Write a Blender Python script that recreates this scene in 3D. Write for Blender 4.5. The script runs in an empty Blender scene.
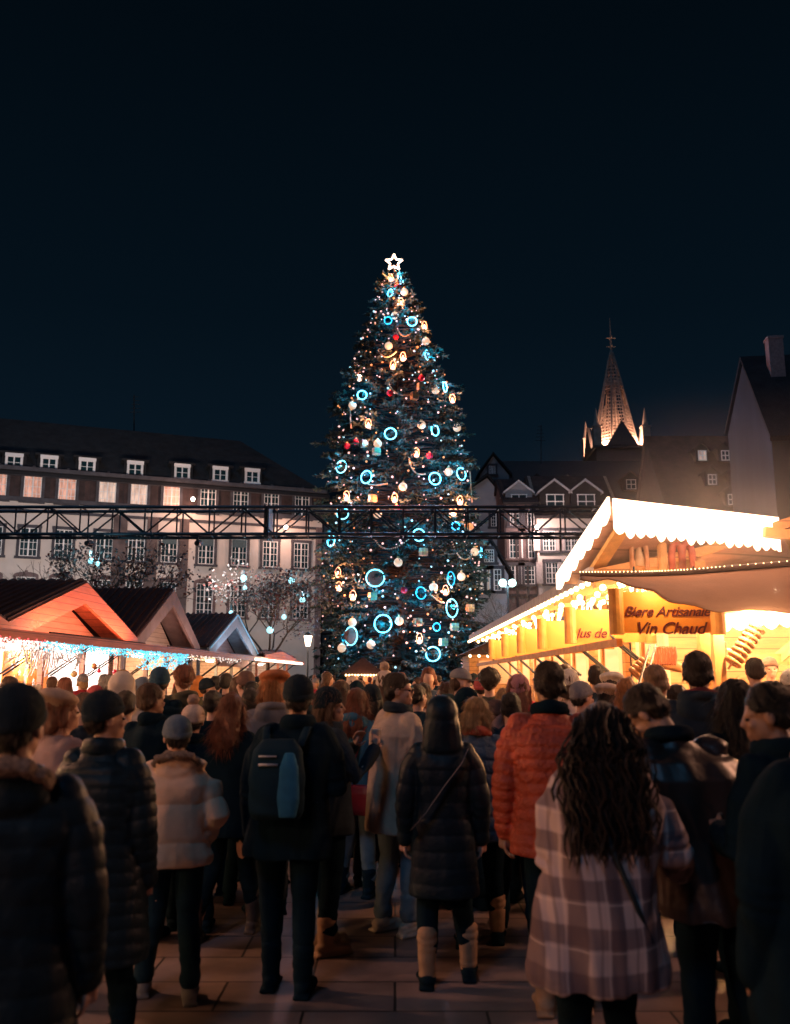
import bpy, bmesh, math, random
import numpy as np
from mathutils import Vector, Matrix, Quaternion
from mathutils import noise as mnoise
random.seed(11)
R = math.radians
scene = bpy.context.scene
COL = scene.collection
F = 900.0
PITCH = math.atan(166 / 900)
CT, ST = math.cos(PITCH), math.sin(PITCH)
EYE = Vector((0, 0, 1.7))

def ray(px, py):
    u, v = (px - 395) / F, (512 - py) / F
    return Vector((u, CT - v * ST, ST + v * CT))

def at(px, py, Y):
    d = ray(px, py)
    return EYE + d * (Y / d.y)

def on_plane(px, py, P, n):
    d = ray(px, py)
    return EYE + d * ((P - EYE).dot(n) / d.dot(n))

# ---------------------------------------------------------------- mesh builder
class MB:
    def __init__(self):
        self.v, self.f, self.mi = [], [], []
        self.cur = 0
    def add(self, vs, fs):
        b = len(self.v)
        self.v += [tuple(x) for x in vs]
        for f in fs:
            self.f.append(tuple(i + b for i in f)); self.mi.append(self.cur)
        return self
    def box(self, c, s, rz=0.0, M=None):
        hx, hy, hz = s[0] / 2, s[1] / 2, s[2] / 2
        vs = [Vector((x, y, z)) for z in (-hz, hz) for y in (-hy, hy) for x in (-hx, hx)]
        m = M if M is not None else Matrix.Rotation(rz, 3, 'Z')
        c = Vector(c)
        return self.add([m @ p + c for p in vs], [(0, 2, 3, 1), (4, 5, 7, 6), (0, 1, 5, 4), (2, 6, 7, 3), (0, 4, 6, 2), (1, 3, 7, 5)])
    def beam(self, a, b, w, h=None, up=(0, 0, 1)):
        a, b = Vector(a), Vector(b); h = h or w
        d = b - a; L = d.length
        if L < 1e-6: return self
        y = d / L; x = y.cross(Vector(up))
        if x.length < 1e-3: x = y.cross(Vector((1, 0, 0)))
        x.normalize(); z = x.cross(y)
        M = Matrix((x, y, z)).transposed()
        return self.box((a + b) / 2, (w, L, h), M=M)
    def tube(self, pts, rads, n=8, cap=True, ref=None):
        pts = [Vector(p) for p in pts]
        if not hasattr(rads, '__len__'): rads = [rads] * len(pts)
        rings = []
        ref = Vector(ref) if ref else None
        for i, p in enumerate(pts):
            t = (pts[min(i + 1, len(pts) - 1)] - pts[max(i - 1, 0)])
            t = t.normalized() if t.length > 1e-9 else Vector((0, 0, 1))
            rf = ref if ref is not None else (Vector((0, 0, 1)) if abs(t.z) < .8 else Vector((0, 1, 0)))
            x = rf.cross(t)
            if x.length < 1e-4: x = Vector((1, 0, 0)).cross(t)
            x.normalize(); y = t.cross(x)
            r = rads[i]; ra, rb = (r if hasattr(r, '__len__') else (r, r))
            rings.append([p + x * (math.cos(2 * math.pi * k / n) * ra) + y * (math.sin(2 * math.pi * k / n) * rb) for k in range(n)])
        vs = [q for r_ in rings for q in r_]; fs = []
        for i in range(len(rings) - 1):
            for k in range(n):
                k2 = (k + 1) % n
                fs.append((i * n + k, i * n + k2, (i + 1) * n + k2, (i + 1) * n + k))
        if cap:
            fs.append(tuple(reversed(range(n)))); fs.append(tuple((len(rings) - 1) * n + k for k in range(n)))
        return self.add(vs, fs)
    def limb(self, pts, rads, n=12, ref=None):
        """tube with rounded ends, for remeshing"""
        pts = [Vector(p) for p in pts]
        rr = [(r if hasattr(r, '__len__') else (r, r)) for r in rads]
        a = (pts[0] - pts[1]).normalized(); b = (pts[-1] - pts[-2]).normalized()
        P, Q = [], []
        for c in (.98, .75, .4):
            s = math.sqrt(1 - c * c); m = min(rr[0]); P.append(pts[0] + a * m * c); Q.append((rr[0][0] * s, rr[0][1] * s))
        P += pts; Q += rr
        for c in (.4, .75, .98):
            s = math.sqrt(1 - c * c); m = min(rr[-1]); P.append(pts[-1] + b * m * c); Q.append((rr[-1][0] * s, rr[-1][1] * s))
        return self.tube(P, Q, n, True, ref)
    def loft(self, secs, n=24, ex=2.3):
        """horizontal sections (x, y, z, rx, ry)"""
        vs, fs = [], []
        for (x, y, z, rx, ry) in secs:
            for k in range(n):
                a = 2 * math.pi * k / n; c, s = math.cos(a), math.sin(a)
                vs.append((x + rx * math.copysign(abs(c) ** (2 / ex), c), y + ry * math.copysign(abs(s) ** (2 / ex), s), z))
        for i in range(len(secs) - 1):
            for k in range(n):
                k2 = (k + 1) % n
                fs.append((i * n + k, i * n + k2, (i + 1) * n + k2, (i + 1) * n + k))
        fs.append(tuple(reversed(range(n)))); fs.append(tuple((len(secs) - 1) * n + k for k in range(n)))
        return self.add(vs, fs)
    def ball(self, c, r, n=12, m=8, M=None, zmin=-1.0):
        c = Vector(c); r = r if hasattr(r, '__len__') else (r, r, r)
        vs, fs = [], []
        t0 = math.acos(max(-1, min(1, -zmin)))
        for i in range(m + 1):
            t = math.pi * i / m if zmin <= -1 else (math.pi - t0) * i / m
            for k in range(n):
                a = 2 * math.pi * k / n
                p = Vector((math.sin(t) * math.cos(a) * r[0], math.sin(t) * math.sin(a) * r[1], math.cos(t) * r[2]))
                if i in (0, m) and zmin <= -1: p += Vector((math.cos(a), math.sin(a), 0)) * 1e-4
                vs.append((M @ p if M else p) + c)
        for i in range(m):
            for k in range(n):
                k2 = (k + 1) % n
                fs.append((i * n + k, (i + 1) * n + k, (i + 1) * n + k2, i * n + k2))
        fs.append(tuple(range(n))); fs.append(tuple(reversed([m * n + k for k in range(n)])))
        return self.add(vs, fs)
    def ring(self, c, ra, rb, t, M=None, n=28, k=6, flat=1.0):
        c = Vector(c); vs, fs = [], []
        for i in range(n):
            a = 2 * math.pi * i / n
            for j in range(k):
                b = 2 * math.pi * j / k
                p = Vector(((ra + t * math.cos(b)) * math.cos(a), t * flat * math.sin(b), (rb + t * math.cos(b)) * math.sin(a)))
                vs.append((M @ p if M else p) + c)
        for i in range(n):
            for j in range(k):
                i2, j2 = (i + 1) % n, (j + 1) % k
                fs.append((i * k + j, i * k + j2, i2 * k + j2, i2 * k + j))
        return self.add(vs, fs)
    def slab(self, pts, off):
        """polygon extruded by the vector off"""
        off = Vector(off); pts = [Vector(p) for p in pts]; n = len(pts)
        fs = [tuple(range(n)), tuple(reversed(range(n, 2 * n)))]
        for k in range(n):
            k2 = (k + 1) % n; fs.append((k, k + n, k2 + n, k2))
        return self.add(pts + [p + off for p in pts], fs)
    def build(self, name, mats, parent=None, smooth=False, fix=True):
        o = mk(name, self.v, self.f, mats, parent, smooth, self.mi, fix)
        return o

def worldloc(p):
    t = Vector((0, 0, 0))
    while p is not None:
        t += p.location; p = p.parent
    return t

def mk(name, v, f, mats, parent=None, smooth=False, mi=None, fix=True):
    me = bpy.data.meshes.new(name)
    if parent is not None:
        t = worldloc(parent)
        v = [(a - t.x, b - t.y, c - t.z) for a, b, c in v]
    me.from_pydata(v, [], f)
    mats = mats if isinstance(mats, (list, tuple)) else [mats]
    for m in mats: me.materials.append(m)
    if mi and len(mats) > 1: me.polygons.foreach_set('material_index', mi)
    if fix:
        bm = bmesh.new(); bm.from_mesh(me); bmesh.ops.recalc_face_normals(bm, faces=bm.faces); bm.to_mesh(me); bm.free()
    if smooth: me.polygons.foreach_set('use_smooth', [True] * len(me.polygons))
    o = bpy.data.objects.new(name, me); COL.objects.link(o)
    if parent is not None: o.parent = parent
    return o

def tag(o, label=None, cat=None, group=None, kind=None):
    if label: o['label'] = label
    if cat: o['category'] = cat
    if group: o['group'] = group
    if kind: o['kind'] = kind
    return o

def thing(name, loc, label, cat, group=None, rz=0.0):
    o = bpy.data.objects.new(name, None); COL.objects.link(o); o.empty_display_size = .2
    o.location = Vector(loc); o.rotation_euler = (0, 0, rz)
    return tag(o, label, cat, group)

def copy_tree(o, parent=None):
    c = o.copy(); COL.objects.link(c)
    if parent is not None: c.parent = parent
    for ch in list(o.children): copy_tree(ch, c)
    return c

# ---------------------------------------------------------------- materials
_M = {}
def mat(key, col, rough=.8, metal=0.0, var=.25, scale=6.0, bump=0.0, bscale=40.0, sheen=0.0, stretch=(1, 1, 1), spec=.4, trans=0.0, col2=None):
    if key in _M: return _M[key]
    m = bpy.data.materials.new(key); m.use_nodes = True; nt = m.node_tree; N = nt.nodes; L = nt.links
    b = N['Principled BSDF']; b.inputs['Roughness'].default_value = rough; b.inputs['Metallic'].default_value = metal
    b.inputs['Specular IOR Level'].default_value = spec
    if sheen: b.inputs['Sheen Weight'].default_value = sheen
    tc = N.new('ShaderNodeTexCoord'); mp = N.new('ShaderNodeMapping'); mp.inputs['Scale'].default_value = stretch
    L.new(tc.outputs['Object'], mp.inputs['Vector'])
    nz = N.new('ShaderNodeTexNoise'); nz.inputs['Scale'].default_value = scale; nz.inputs['Detail'].default_value = 8; nz.inputs['Roughness'].default_value = .6
    L.new(mp.outputs[0], nz.inputs['Vector'])
    mx = N.new('ShaderNodeMix'); mx.data_type = 'RGBA'
    c2 = col2 or tuple(min(1, c * (1 + var)) for c in col); c1 = col if col2 else tuple(c * (1 - var) for c in col)
    mx.inputs[6].default_value = (*c1, 1); mx.inputs[7].default_value = (*c2, 1)
    rp = N.new('ShaderNodeMapRange'); rp.inputs[1].default_value = .3; rp.inputs[2].default_value = .7
    L.new(nz.outputs[0], rp.inputs[0]); L.new(rp.outputs[0], mx.inputs[0]); L.new(mx.outputs[2], b.inputs['Base Color'])
    if bump:
        n2 = N.new('ShaderNodeTexNoise'); n2.inputs['Scale'].default_value = bscale; n2.inputs['Detail'].default_value = 3
        L.new(mp.outputs[0], n2.inputs['Vector'])
        bp = N.new('ShaderNodeBump'); bp.inputs['Strength'].default_value = bump; bp.inputs['Distance'].default_value = .02
        L.new(n2.outputs[0], bp.inputs['Height']); L.new(bp.outputs[0], b.inputs['Normal'])
    if trans: b.inputs['Transmission Weight'].default_value = trans
    _M[key] = m; return m

def wood(key, col, axis='X', plank=.14, dark=.45, rough=.6):
    """planked timber: board joints plus grain"""
    if key in _M: return _M[key]
    m = mat(key, col, rough, var=.22, scale=3, bump=.15, bscale=30, stretch={'X': (.4, 3, 3), 'Y': (3, .4, 3), 'Z': (3, 3, .4)}[axis])
    nt = m.node_tree; N = nt.nodes; L = nt.links; b = N['Principled BSDF']
    tc = [n for n in N if n.type == 'TEX_COORD'][0]; mx = [n for n in N if n.type == 'MIX'][0]
    sp = N.new('ShaderNodeSeparateXYZ'); L.new(tc.outputs['Object'], sp.inputs[0])
    md = N.new('ShaderNodeMath'); md.operation = 'PINGPONG'; md.inputs[1].default_value = plank / 2
    L.new(sp.outputs[{'X': 2, 'Y': 2, 'Z': 0}[axis]], md.inputs[0])
    lt = N.new('ShaderNodeMath'); lt.operation = 'LESS_THAN'; lt.inputs[1].default_value = .008; L.new(md.outputs[0], lt.inputs[0])
    m2 = N.new('ShaderNodeMix'); m2.data_type = 'RGBA'; m2.inputs[7].default_value = (*[c * dark for c in col], 1)
    L.new(lt.outputs[0], m2.inputs[0]); L.new(mx.outputs[2], m2.inputs[6]); L.new(m2.outputs[2], b.inputs['Base Color'])
    return m

def emit(key, col, st, sample=False):
    if key in _M: return _M[key]
    m = bpy.data.materials.new(key); m.use_nodes = True; N = m.node_tree.nodes; b = N['Principled BSDF']
    b.inputs['Base Color'].default_value = (*[c * .5 for c in col], 1); b.inputs['Roughness'].default_value = .4
    b.inputs['Emission Color'].default_value = (*col, 1); b.inputs['Emission Strength'].default_value = st
    m.cycles.emission_sampling = 'FRONT_BACK' if sample else 'NONE'
    _M[key] = m; return m

def brickmat(key, c1, c2, mortar, sc, w=.5, h=.25, rough=.85, bump=.3, ms=.02):
    if key in _M: return _M[key]
    m = mat(key, c1, rough, var=.2, scale=1.5)
    nt = m.node_tree; N = nt.nodes; L = nt.links; b = N['Principled BSDF']
    mx = [n for n in N if n.type == 'MIX'][0]; mp = [n for n in N if n.type == 'MAPPING'][0]
    br = N.new('ShaderNodeTexBrick'); br.inputs['Scale'].default_value = sc; br.inputs['Brick Width'].default_value = w; br.inputs['Row Height'].default_value = h
    br.inputs['Mortar Size'].default_value = ms; br.inputs['Color1'].default_value = (*c1, 1); br.inputs['Color2'].default_value = (*c2, 1); br.inputs['Mortar'].default_value = (*mortar, 1)
    L.new(mp.outputs[0], br.inputs['Vector'])
    m2 = N.new('ShaderNodeMix'); m2.data_type = 'RGBA'; m2.blend_type = 'MULTIPLY'; m2.inputs[0].default_value = 1
    mx.inputs[6].default_value = (.45, .45, .47, 1); mx.inputs[7].default_value = (1.25, 1.2, 1.16, 1)
    L.new(br.outputs[0], m2.inputs[6]); L.new(mx.outputs[2], m2.inputs[7]); L.new(m2.outputs[2], b.inputs['Base Color'])
    bp = N.new('ShaderNodeBump'); bp.inputs['Strength'].default_value = bump; bp.inputs['Distance'].default_value = .02; bp.invert = True
    L.new(br.outputs['Fac'], bp.inputs['Height']); L.new(bp.outputs[0], b.inputs['Normal'])
    return m

def lamp(name, loc, energy, col, parent=None, radius=.1, kind='POINT', rot=None, size=1.0, spread=None):
    l = bpy.data.lights.new(name, kind); l.energy = energy; l.color = col
    if kind == 'AREA':
        l.shape = 'RECTANGLE'; l.size = size if not hasattr(size, '__len__') else size[0]; l.size_y = size if not hasattr(size, '__len__') else size[1]
    else: l.shadow_soft_size = radius
    if kind == 'SPOT' and spread: l.spot_size = spread; l.spot_blend = .8
    o = bpy.data.objects.new(name, l); COL.objects.link(o)
    o.location = Vector(loc) - (worldloc(parent) if parent else Vector((0, 0, 0)))
    if parent: o.parent = parent
    if rot is not None: o.rotation_euler = rot
    return o

def aim(o, target):
    d = Vector(target) - (worldloc(o)); o.rotation_euler = d.to_track_quat('-Z', 'Y').to_euler()

def text_mesh(name, s, size, mats, parent, M, depth=.01, shear=.3, space=1.0):
    """lettering as a mesh, laid by the matrix M (local x right, y up)"""
    cu = bpy.data.curves.new(name, 'FONT'); cu.body = s; cu.size = size; cu.extrude = depth; cu.shear = shear; cu.align_x = 'CENTER'; cu.align_y = 'CENTER'; cu.space_character = space
    cu.offset = size * .007; cu.bevel_depth = 0
    ob = bpy.data.objects.new('tmp', cu); COL.objects.link(ob); bpy.context.view_layer.update()
    me = bpy.data.meshes.new_from_object(ob.evaluated_get(bpy.context.evaluated_depsgraph_get()))
    bpy.data.objects.remove(ob); bpy.data.curves.remove(cu)
    me.transform(Matrix.Translation(-worldloc(parent)) @ M); me.name = name
    me.materials.clear(); me.materials.append(mats)
    o = bpy.data.objects.new(name, me); COL.objects.link(o); o.parent = parent
    return o

HAZE = .0035
# ================================================================ camera, world
cam = bpy.data.cameras.new('camera'); camo = bpy.data.objects.new('camera', cam); COL.objects.link(camo)
camo.location = EYE; camo.rotation_euler = (math.pi / 2 + PITCH, 0, 0)
cam.sensor_fit = 'VERTICAL'; cam.sensor_height = 36; cam.lens = 36 * F / 1024; cam.clip_end = 2000; cam.clip_start = .05
cam.dof.use_dof = True; cam.dof.focus_distance = 14; cam.dof.aperture_fstop = 2.2
scene.camera = camo
w = bpy.data.worlds.new('World'); scene.world = w; w.use_nodes = True
nt = w.node_tree; N = nt.nodes; L = nt.links; bg = N['Background']
tc = N.new('ShaderNodeTexCoord'); sp = N.new('ShaderNodeSeparateXYZ'); rp = N.new('ShaderNodeValToRGB')
L.new(tc.outputs['Generated'], sp.inputs[0]); L.new(sp.outputs[2], rp.inputs[0]); L.new(rp.outputs[0], bg.inputs[0]); bg.inputs[1].default_value = 1.0
cr = rp.color_ramp; cr.elements[0].position = 0.0; cr.elements[0].color = (.009, .018, .030, 1)
cr.elements[1].position = 1.0; cr.elements[1].color = (.0008, .0028, .0048, 1)
for p_, c_ in ((.2, (.0031, .0090, .0168)), (.38, (.0015, .0054, .0102)), (.62, (.0008, .0032, .0058))):
    e = cr.elements.new(p_); e.color = (*c_, 1)
vs = scene.view_settings; vs.view_transform = 'Standard'; vs.look = 'None'; vs.exposure = 0; vs.gamma = 1; vs.use_curve_mapping = False
scene.cycles.use_denoising = True; scene.cycles.max_bounces = 5; scene.cycles.sample_clamp_indirect = 4.0; scene.cycles.use_light_tree = True
scene.cycles.caustics_reflective = False; scene.cycles.caustics_refractive = False

# ================================================================ ground
def sheet(name, x0, x1, y0, y1, z, m, nx=1, ny=1):
    vs_, fs_ = [], []
    for j in range(ny + 1):
        for i in range(nx + 1): vs_.append((x0 + (x1 - x0) * i / nx, y0 + (y1 - y0) * j / ny, z))
    for j in range(ny):
        for i in range(nx): a = j * (nx + 1) + i; fs_.append((a, a + 1, a + nx + 2, a + nx + 1))
    return mk(name, vs_, fs_, m)
pav = brickmat('paving', (.29, .21, .19), (.19, .145, .135), (.03, .024, .022), 1.0, .95, .46, .42, .35, .008)
nt = pav.node_tree; N = nt.nodes; L = nt.links; b = N['Principled BSDF']
nr = N.new('ShaderNodeTexNoise'); nr.inputs['Scale'].default_value = 1.7; nr.inputs['Detail'].default_value = 8
mr = N.new('ShaderNodeMapRange'); mr.inputs[3].default_value = .28; mr.inputs[4].default_value = .75
L.new([n for n in N if n.type == 'MAPPING'][0].outputs[0], nr.inputs[0]); L.new(nr.outputs[0], mr.inputs[0]); L.new(mr.outputs[0], b.inputs['Roughness'])
g = sheet('ground', -400, 400, -200, 600, -.004, mat('far_ground', (.06, .055, .05), .9)); tag(g, kind='structure')
g = sheet('pavement', -30, 30, -12, 60, 0, pav); tag(g, kind='structure')

# ================================================================ shared building pieces
M_cream = mat('cream_render', (.52, .47, .43), .9, var=.12, scale=.5, bump=.1)
M_sand = mat('sandstone', (.13, .095, .095), .9, var=.3, scale=2, bump=.2)
M_greystone = mat('grey_stone', (.055, .055, .065), .9, var=.3, scale=2)
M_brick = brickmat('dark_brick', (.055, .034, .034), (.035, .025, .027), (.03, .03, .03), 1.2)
M_slate = brickmat('roof_tiles', (.020, .026, .034), (.034, .036, .042), (.008, .01, .014), 2.2, .3, .22)
M_slate2 = brickmat('brown_tiles', (.075, .045, .045), (.05, .035, .04), (.02, .018, .02), 2.2, .3, .22)
M_white = mat('white_paint', (.72, .72, .72), .6, var=.05)
M_glass = mat('window_glass', (.006, .026, .034), .3, var=.5, scale=1, spec=.12)
M_blind = mat('grey_blind', (.05, .085, .10), .8)
M_lit = emit('lit_curtain', (1.0, .52, .38), .42)
M_litc = emit('lit_room', (1.0, .76, .62), .38)
for _m, _sx in ((M_lit, 3.0), (M_litc, 2.2)):
    nt_ = _m.node_tree; N_ = nt_.nodes; b_n = N_['Principled BSDF']; tc_ = N_.new('ShaderNodeTexCoord'); w_n = N_.new('ShaderNodeTexNoise'); w_n.inputs['Scale'].default_value = _sx; mp_ = N_.new('ShaderNodeMapping'); mp_.inputs['Scale'].default_value = (2.5, 1, .5)
    oi = N_.new('ShaderNodeObjectInfo'); nt_.links.new(tc_.outputs['Object'], mp_.inputs[0]); nt_.links.new(oi.outputs['Random'], mp_.inputs['Location']); nt_.links.new(mp_.outputs[0], w_n.inputs[0])
    mr_ = N_.new('ShaderNodeMapRange'); e_ = b_n.inputs['Emission Strength'].default_value; mr_.inputs[1].default_value = .35; mr_.inputs[2].default_value = .65; mr_.inputs[3].default_value = e_ * .35; mr_.inputs[4].default_value = e_ * 1.35
    nt_.links.new(w_n.outputs[0], mr_.inputs[0]); nt_.links.new(mr_.outputs[0], b_n.inputs['Emission Strength'])
M_greyrender = mat('grey_render', (.19, .20, .22), .95, var=.2, scale=.6, bump=.1)
M_timber = mat('dark_timber', (.035, .028, .03), .8)
M_steel = mat('dark_steel', (.035, .045, .055), .45, metal=.6, var=.2)

def window(w_, h_, style='plain', lit=None, nx=2, ny=3, blind=0.0, mull=M_white, surround=None, sw=.22):
    """local: x right, z up, faces -y, centred"""
    m = MB(); sw_ = sw
    m.box((-(w_ + sw_) / 2, -.04, 0), (sw_, .16, h_)); m.box(((w_ + sw_) / 2, -.04, 0), (sw_, .16, h_))
    m.box((0, -.07, -h_ / 2 - .09), (w_ + 2 * sw_ + .16, .26, .18))
    if style == 'arch':
        n = 8; pts = [(-(w_ / 2 + sw_), -.12, h_ / 2)] + [((w_ / 2 + sw_) * math.cos(math.pi - math.pi * k / n), -.12, h_ / 2 + .12 + .26 * math.sin(math.pi * k / n)) for k in range(n + 1)] + [((w_ / 2 + sw_), -.12, h_ / 2)]
        m.slab(pts, (0, .16, 0)); m.box((0, -.14, h_ / 2 + .28), (.2, .1, .42))
    else: m.box((0, -.05, h_ / 2 + .12), (w_ + 2 * sw_ + .06, .18, .24))
    o = m.build('window', surround or M_greystone)
    f = MB(); t = .06
    for x in (-w_ / 2 + t / 2, w_ / 2 - t / 2): f.box((x, -.045, 0), (t, .05, h_))
    for z in (-h_ / 2 + t / 2, h_ / 2 - t / 2): f.box((0, -.045, z), (w_ - 2 * t, .05, t))
    for i in range(1, nx * 2):
        tt = .10 if i == nx else .035
        f.box((-w_ / 2 + w_ * i / (nx * 2), -.045, 0), (tt, .045, h_ - 2 * t))
    for i in range(1, ny + 1): f.box((0, -.042, -h_ / 2 + h_ * i / (ny + 1)), (w_ - 2 * t, .035, .035))
    f.build('frame', mull).parent = o
    p = MB().box((0, -.012, 0), (w_, .016, h_)); p.build('pane', {None: M_glass, 'warm': M_lit, 'room': M_litc}[lit]).parent = o
    if blind: MB().box((0, -.08, h_ / 2 - h_ * blind / 2 - .03), (w_ - .1, .014, h_ * blind)).build('blind', M_blind).parent = o
    return o

class Bld:
    def __init__(s, name, label, P0, ang, cat='building', group=None):
        s.P = Vector(P0); s.P.z = 0; s.a = ang; s.root = thing(name, s.P, label, cat, group, ang)
        s.n = Vector((math.sin(ang), -math.cos(ang), 0))
        s.protos = {}
    def loc(s, px, py, back=0.0):
        p = on_plane(px, py, s.P - s.n * back, s.n) - s.P
        q = Matrix.Rotation(-s.a, 3, 'Z') @ p
        return q.x, q.z
    def add(s, o): o.parent = s.root; return o
    def part(s, mb, name, m, smooth=False): return s.add(mb.build(name, m, None, smooth))
    def win(s, x, z, key, parent=None, y=0.0, **kw):
        if key not in s.protos:
            o = window(**kw); s.protos[key] = o
        else: o = copy_tree(s.protos[key])
        o.parent = parent or s.root; o.location = (x, y, z); return o
    def gable_roof(s, x0, x1, ze, zr, d, m, over=.5, hipl=0, hipr=0, name='roof', back=0):
        ridge = back + d / 2
        sl = (zr - ze) / (d / 2)
        a = [(x0 - (over if hipl else .2), back - over, ze - sl * over), (x1 + (over if hipr else .2), back - over, ze - sl * over), (x1 + (over if hipr else .2), back + d + over, ze - sl * over), (x0 - (over if hipl else .2), back + d + over, ze - sl * over)]
        r0 = (x0 + hipl - (0 if hipl else .2), ridge, zr); r1 = (x1 - hipr + (0 if hipr else .2), ridge, zr)
        mb = MB(); t = Vector((0, 0, -.25))
        vs_ = [Vector(p) for p in a] + [Vector(r0), Vector(r1)]; vs2 = [v + t for v in vs_]
        fs_ = [(0, 1, 5, 4), (2, 3, 4, 5), (1, 2, 5), (3, 0, 4)]
        if not hipr: fs_.remove((1, 2, 5))
        if not hipl: fs_.remove((3, 0, 4))
        allf = fs_ + [tuple(reversed([i + 6 for i in f])) for f in fs_]
        edges = [(0, 1), (2, 3)] + ([(1, 2)] if hipr else [(1, 5), (5, 2)]) + ([(3, 0)] if hipl else [(3, 4), (4, 0)])
        allf += [(i, i + 6, j + 6, j) for i, j in edges]
        mb.add(vs_ + vs2, allf)
        return s.part(mb, name, m)

# ================================================================ town hall side (left)
PR = at(321, 600, 75); ANG = math.atan2(.365, .931)
LEN = 46.0
B = Bld('town_building', 'long cream civic building with dark hipped roof and rows of white framed windows', PR - Vector((math.cos(ANG), math.sin(ANG), 0)) * LEN, ANG)
zb = B.loc(319, 520)[1]; zc = B.loc(306, 491)[1]
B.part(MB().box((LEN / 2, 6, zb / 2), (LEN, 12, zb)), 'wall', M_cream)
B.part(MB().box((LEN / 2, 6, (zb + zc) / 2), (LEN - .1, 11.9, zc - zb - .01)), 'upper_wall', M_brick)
m = MB()
m.box((LEN / 2, -.02, zb + .1), (LEN + .3, .5, .32)); m.box((LEN / 2, -.02, zb - .75), (LEN + .1, .16, .22))
B.part(m, 'string_course', M_greystone)
m = MB(); m.box((LEN / 2, -.2, zc - .05), (LEN + .5, .8, .3)); m.box((LEN / 2, -.1, zc - .38), (LEN + .3, .5, .3)); B.part(m, 'cornice', M_greystone)
zr_ = B.loc(240, 441, 6)[1]; xr_ = B.loc(240, 441, 6)[0]
roof = B.gable_roof(0, LEN, zc + .15, zr_, 12, M_slate, .5, LEN - xr_, LEN - xr_)
cols = [28, 63, 104, 136, 169, 206, 239, 270, 301]
xs = [B.loc(p, 551)[0] for p in cols]; zA = B.loc(206, 499)[1]; zB = B.loc(205, 551)[1]; zC = B.loc(205, 600)[1]
step = xs[1] - xs[0]; xs_all = [xs[0] - step * k for k in (3, 2, 1)] + xs
lit = {0: 1, 1: 1, 2: 1, 3: 1, 4: 2, 5: 1, 6: 2, 7: 1}
for i, x in enumerate(xs_all):
    k = 'warm' if i in (2, 3, 4, 7) else ('room' if i in (5, 6) else None)
    B.win(x, zA, 'A%s' % k, w_=1.25, h_=2.2, style='arch', lit=k, ny=3, surround=M_greystone)
    bl = .3 if i in (0, 7, 8, 9) else 0
    B.win(x, zB, 'B%s' % bl, w_=1.25, h_=2.15, style='plain', blind=bl, ny=3, surround=M_sand if i in (4, 11, 10) else M_greystone)
    B.win(x, zC, 'C', w_=1.3, h_=2.6, style='arch', ny=4, surround=M_sand)
M_pil = brickmat('pilaster_brick', (.20, .15, .15), (.15, .115, .12), (.1, .08, .08), 1.5)
for p0, p1 in ((112, 126), (146, 157), (179, 188)):
    x0, x1 = B.loc(p0, 551)[0], B.loc(p1, 551)[0]; B.part(MB().box(((x0 + x1) / 2, -.06, zb / 2 - .2), (x1 - x0, .2, zb - .9)), 'pilaster', M_pil)
B.part(MB().box((LEN - .3, -.04, zb / 2 - .2), (.5, .14, zb - .9)), 'quoin', M_pil)

for k, p in enumerate((14, 49, 87, 135, 182, 220, 252)):
    bk = 1.0
    for _ in range(12):
        zq = on_plane(p, 461.5 + p * .061, B.P - B.n * bk, B.n).z; bk = max(.3, (zq - .75 - (zc + .15)) / ((zr_ - zc - .15) / 6))
    q = on_plane(p, 461.5 + p * .061, B.P - B.n * bk, B.n) - B.P; q = Matrix.Rotation(-ANG, 3, 'Z') @ q
    if k == 0:
        d = MB(); d.box((0, 1.0, 0), (1.7, 2.0, 1.35)); d.box((0, .95, .75), (2.1, 2.3, .14)); D0 = d.build('dormer', M_slate)
        wd = window(1.0, .95, 'plain', None, 1, 1, surround=M_white, sw=.12); wd.parent = D0; wd.name = 'dormer_window'; wd.location = (0, -.06, -.02)
        # keep to three levels: the frame and pane belong to the dormer
        for ch in list(wd.children): ch.parent = D0; ch.location = wd.location
        D = D0
    else: D = copy_tree(D0)
    D.parent = B.root; D.location = q
# roof lamp arms that light the wall
for px, py in ((193, 500), (276, 549)):
    pass

# half timbered house beyond the gap at the right end of the civic building
def timber_house(name, label, px0, px1, py_e, py_r, Y, wins, wallm=M_greyrender, roofm=M_slate, timber=True, depth=9, roofname='roof', hip=0):
    x0, x1 = at(px0, 600, Y).x, at(px1, 600, Y).x
    H = Bld(name, label, (x0, Y, 0), 0)
    L_ = x1 - x0; ze = H.loc(px0, py_e)[1]; zr = H.loc(px0, py_r, depth / 2)[1]
    H.part(MB().box((L_ / 2, depth / 2, ze / 2), (L_, depth, ze)), 'wall', wallm)
    # gable ends
    for gx in ((0, L_ - .25) if not hip else ()): H.part(MB().slab([(gx, 0, ze), (gx, depth, ze), (gx, depth / 2, zr)], (.25, 0, 0)), 'gable_wall', wallm)
    H.gable_roof(0, L_, ze, zr, depth, roofm, .4, hip, hip)
    if timber:
        t = MB(); n = max(3, int(L_ / 1.2))
        for i in range(n + 1): t.box((L_ * i / n, -.05, ze / 2), (.18, .1, ze))
        z = 3.0
        while z < ze + .1:
            t.box((L_ / 2, -.056, min(z, ze - .1)), (L_, .1, .2)); z += 2.6
        for i in range(0, n, 2): t.beam((L_ * i / n, -.062, 3.1), (L_ * (i + 1) / n, -.062, 5.5), .09, .16)
        H.part(t, 'timber_frame', M_timber)
    for (wx, wy, ww, hh, kw) in wins:
        lx, lz = H.loc(wx, wy); H.win(lx, lz, str((ww, hh, kw.get('lit'))), w_=ww, h_=hh, **kw)
    return H, L_, ze, zr

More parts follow.
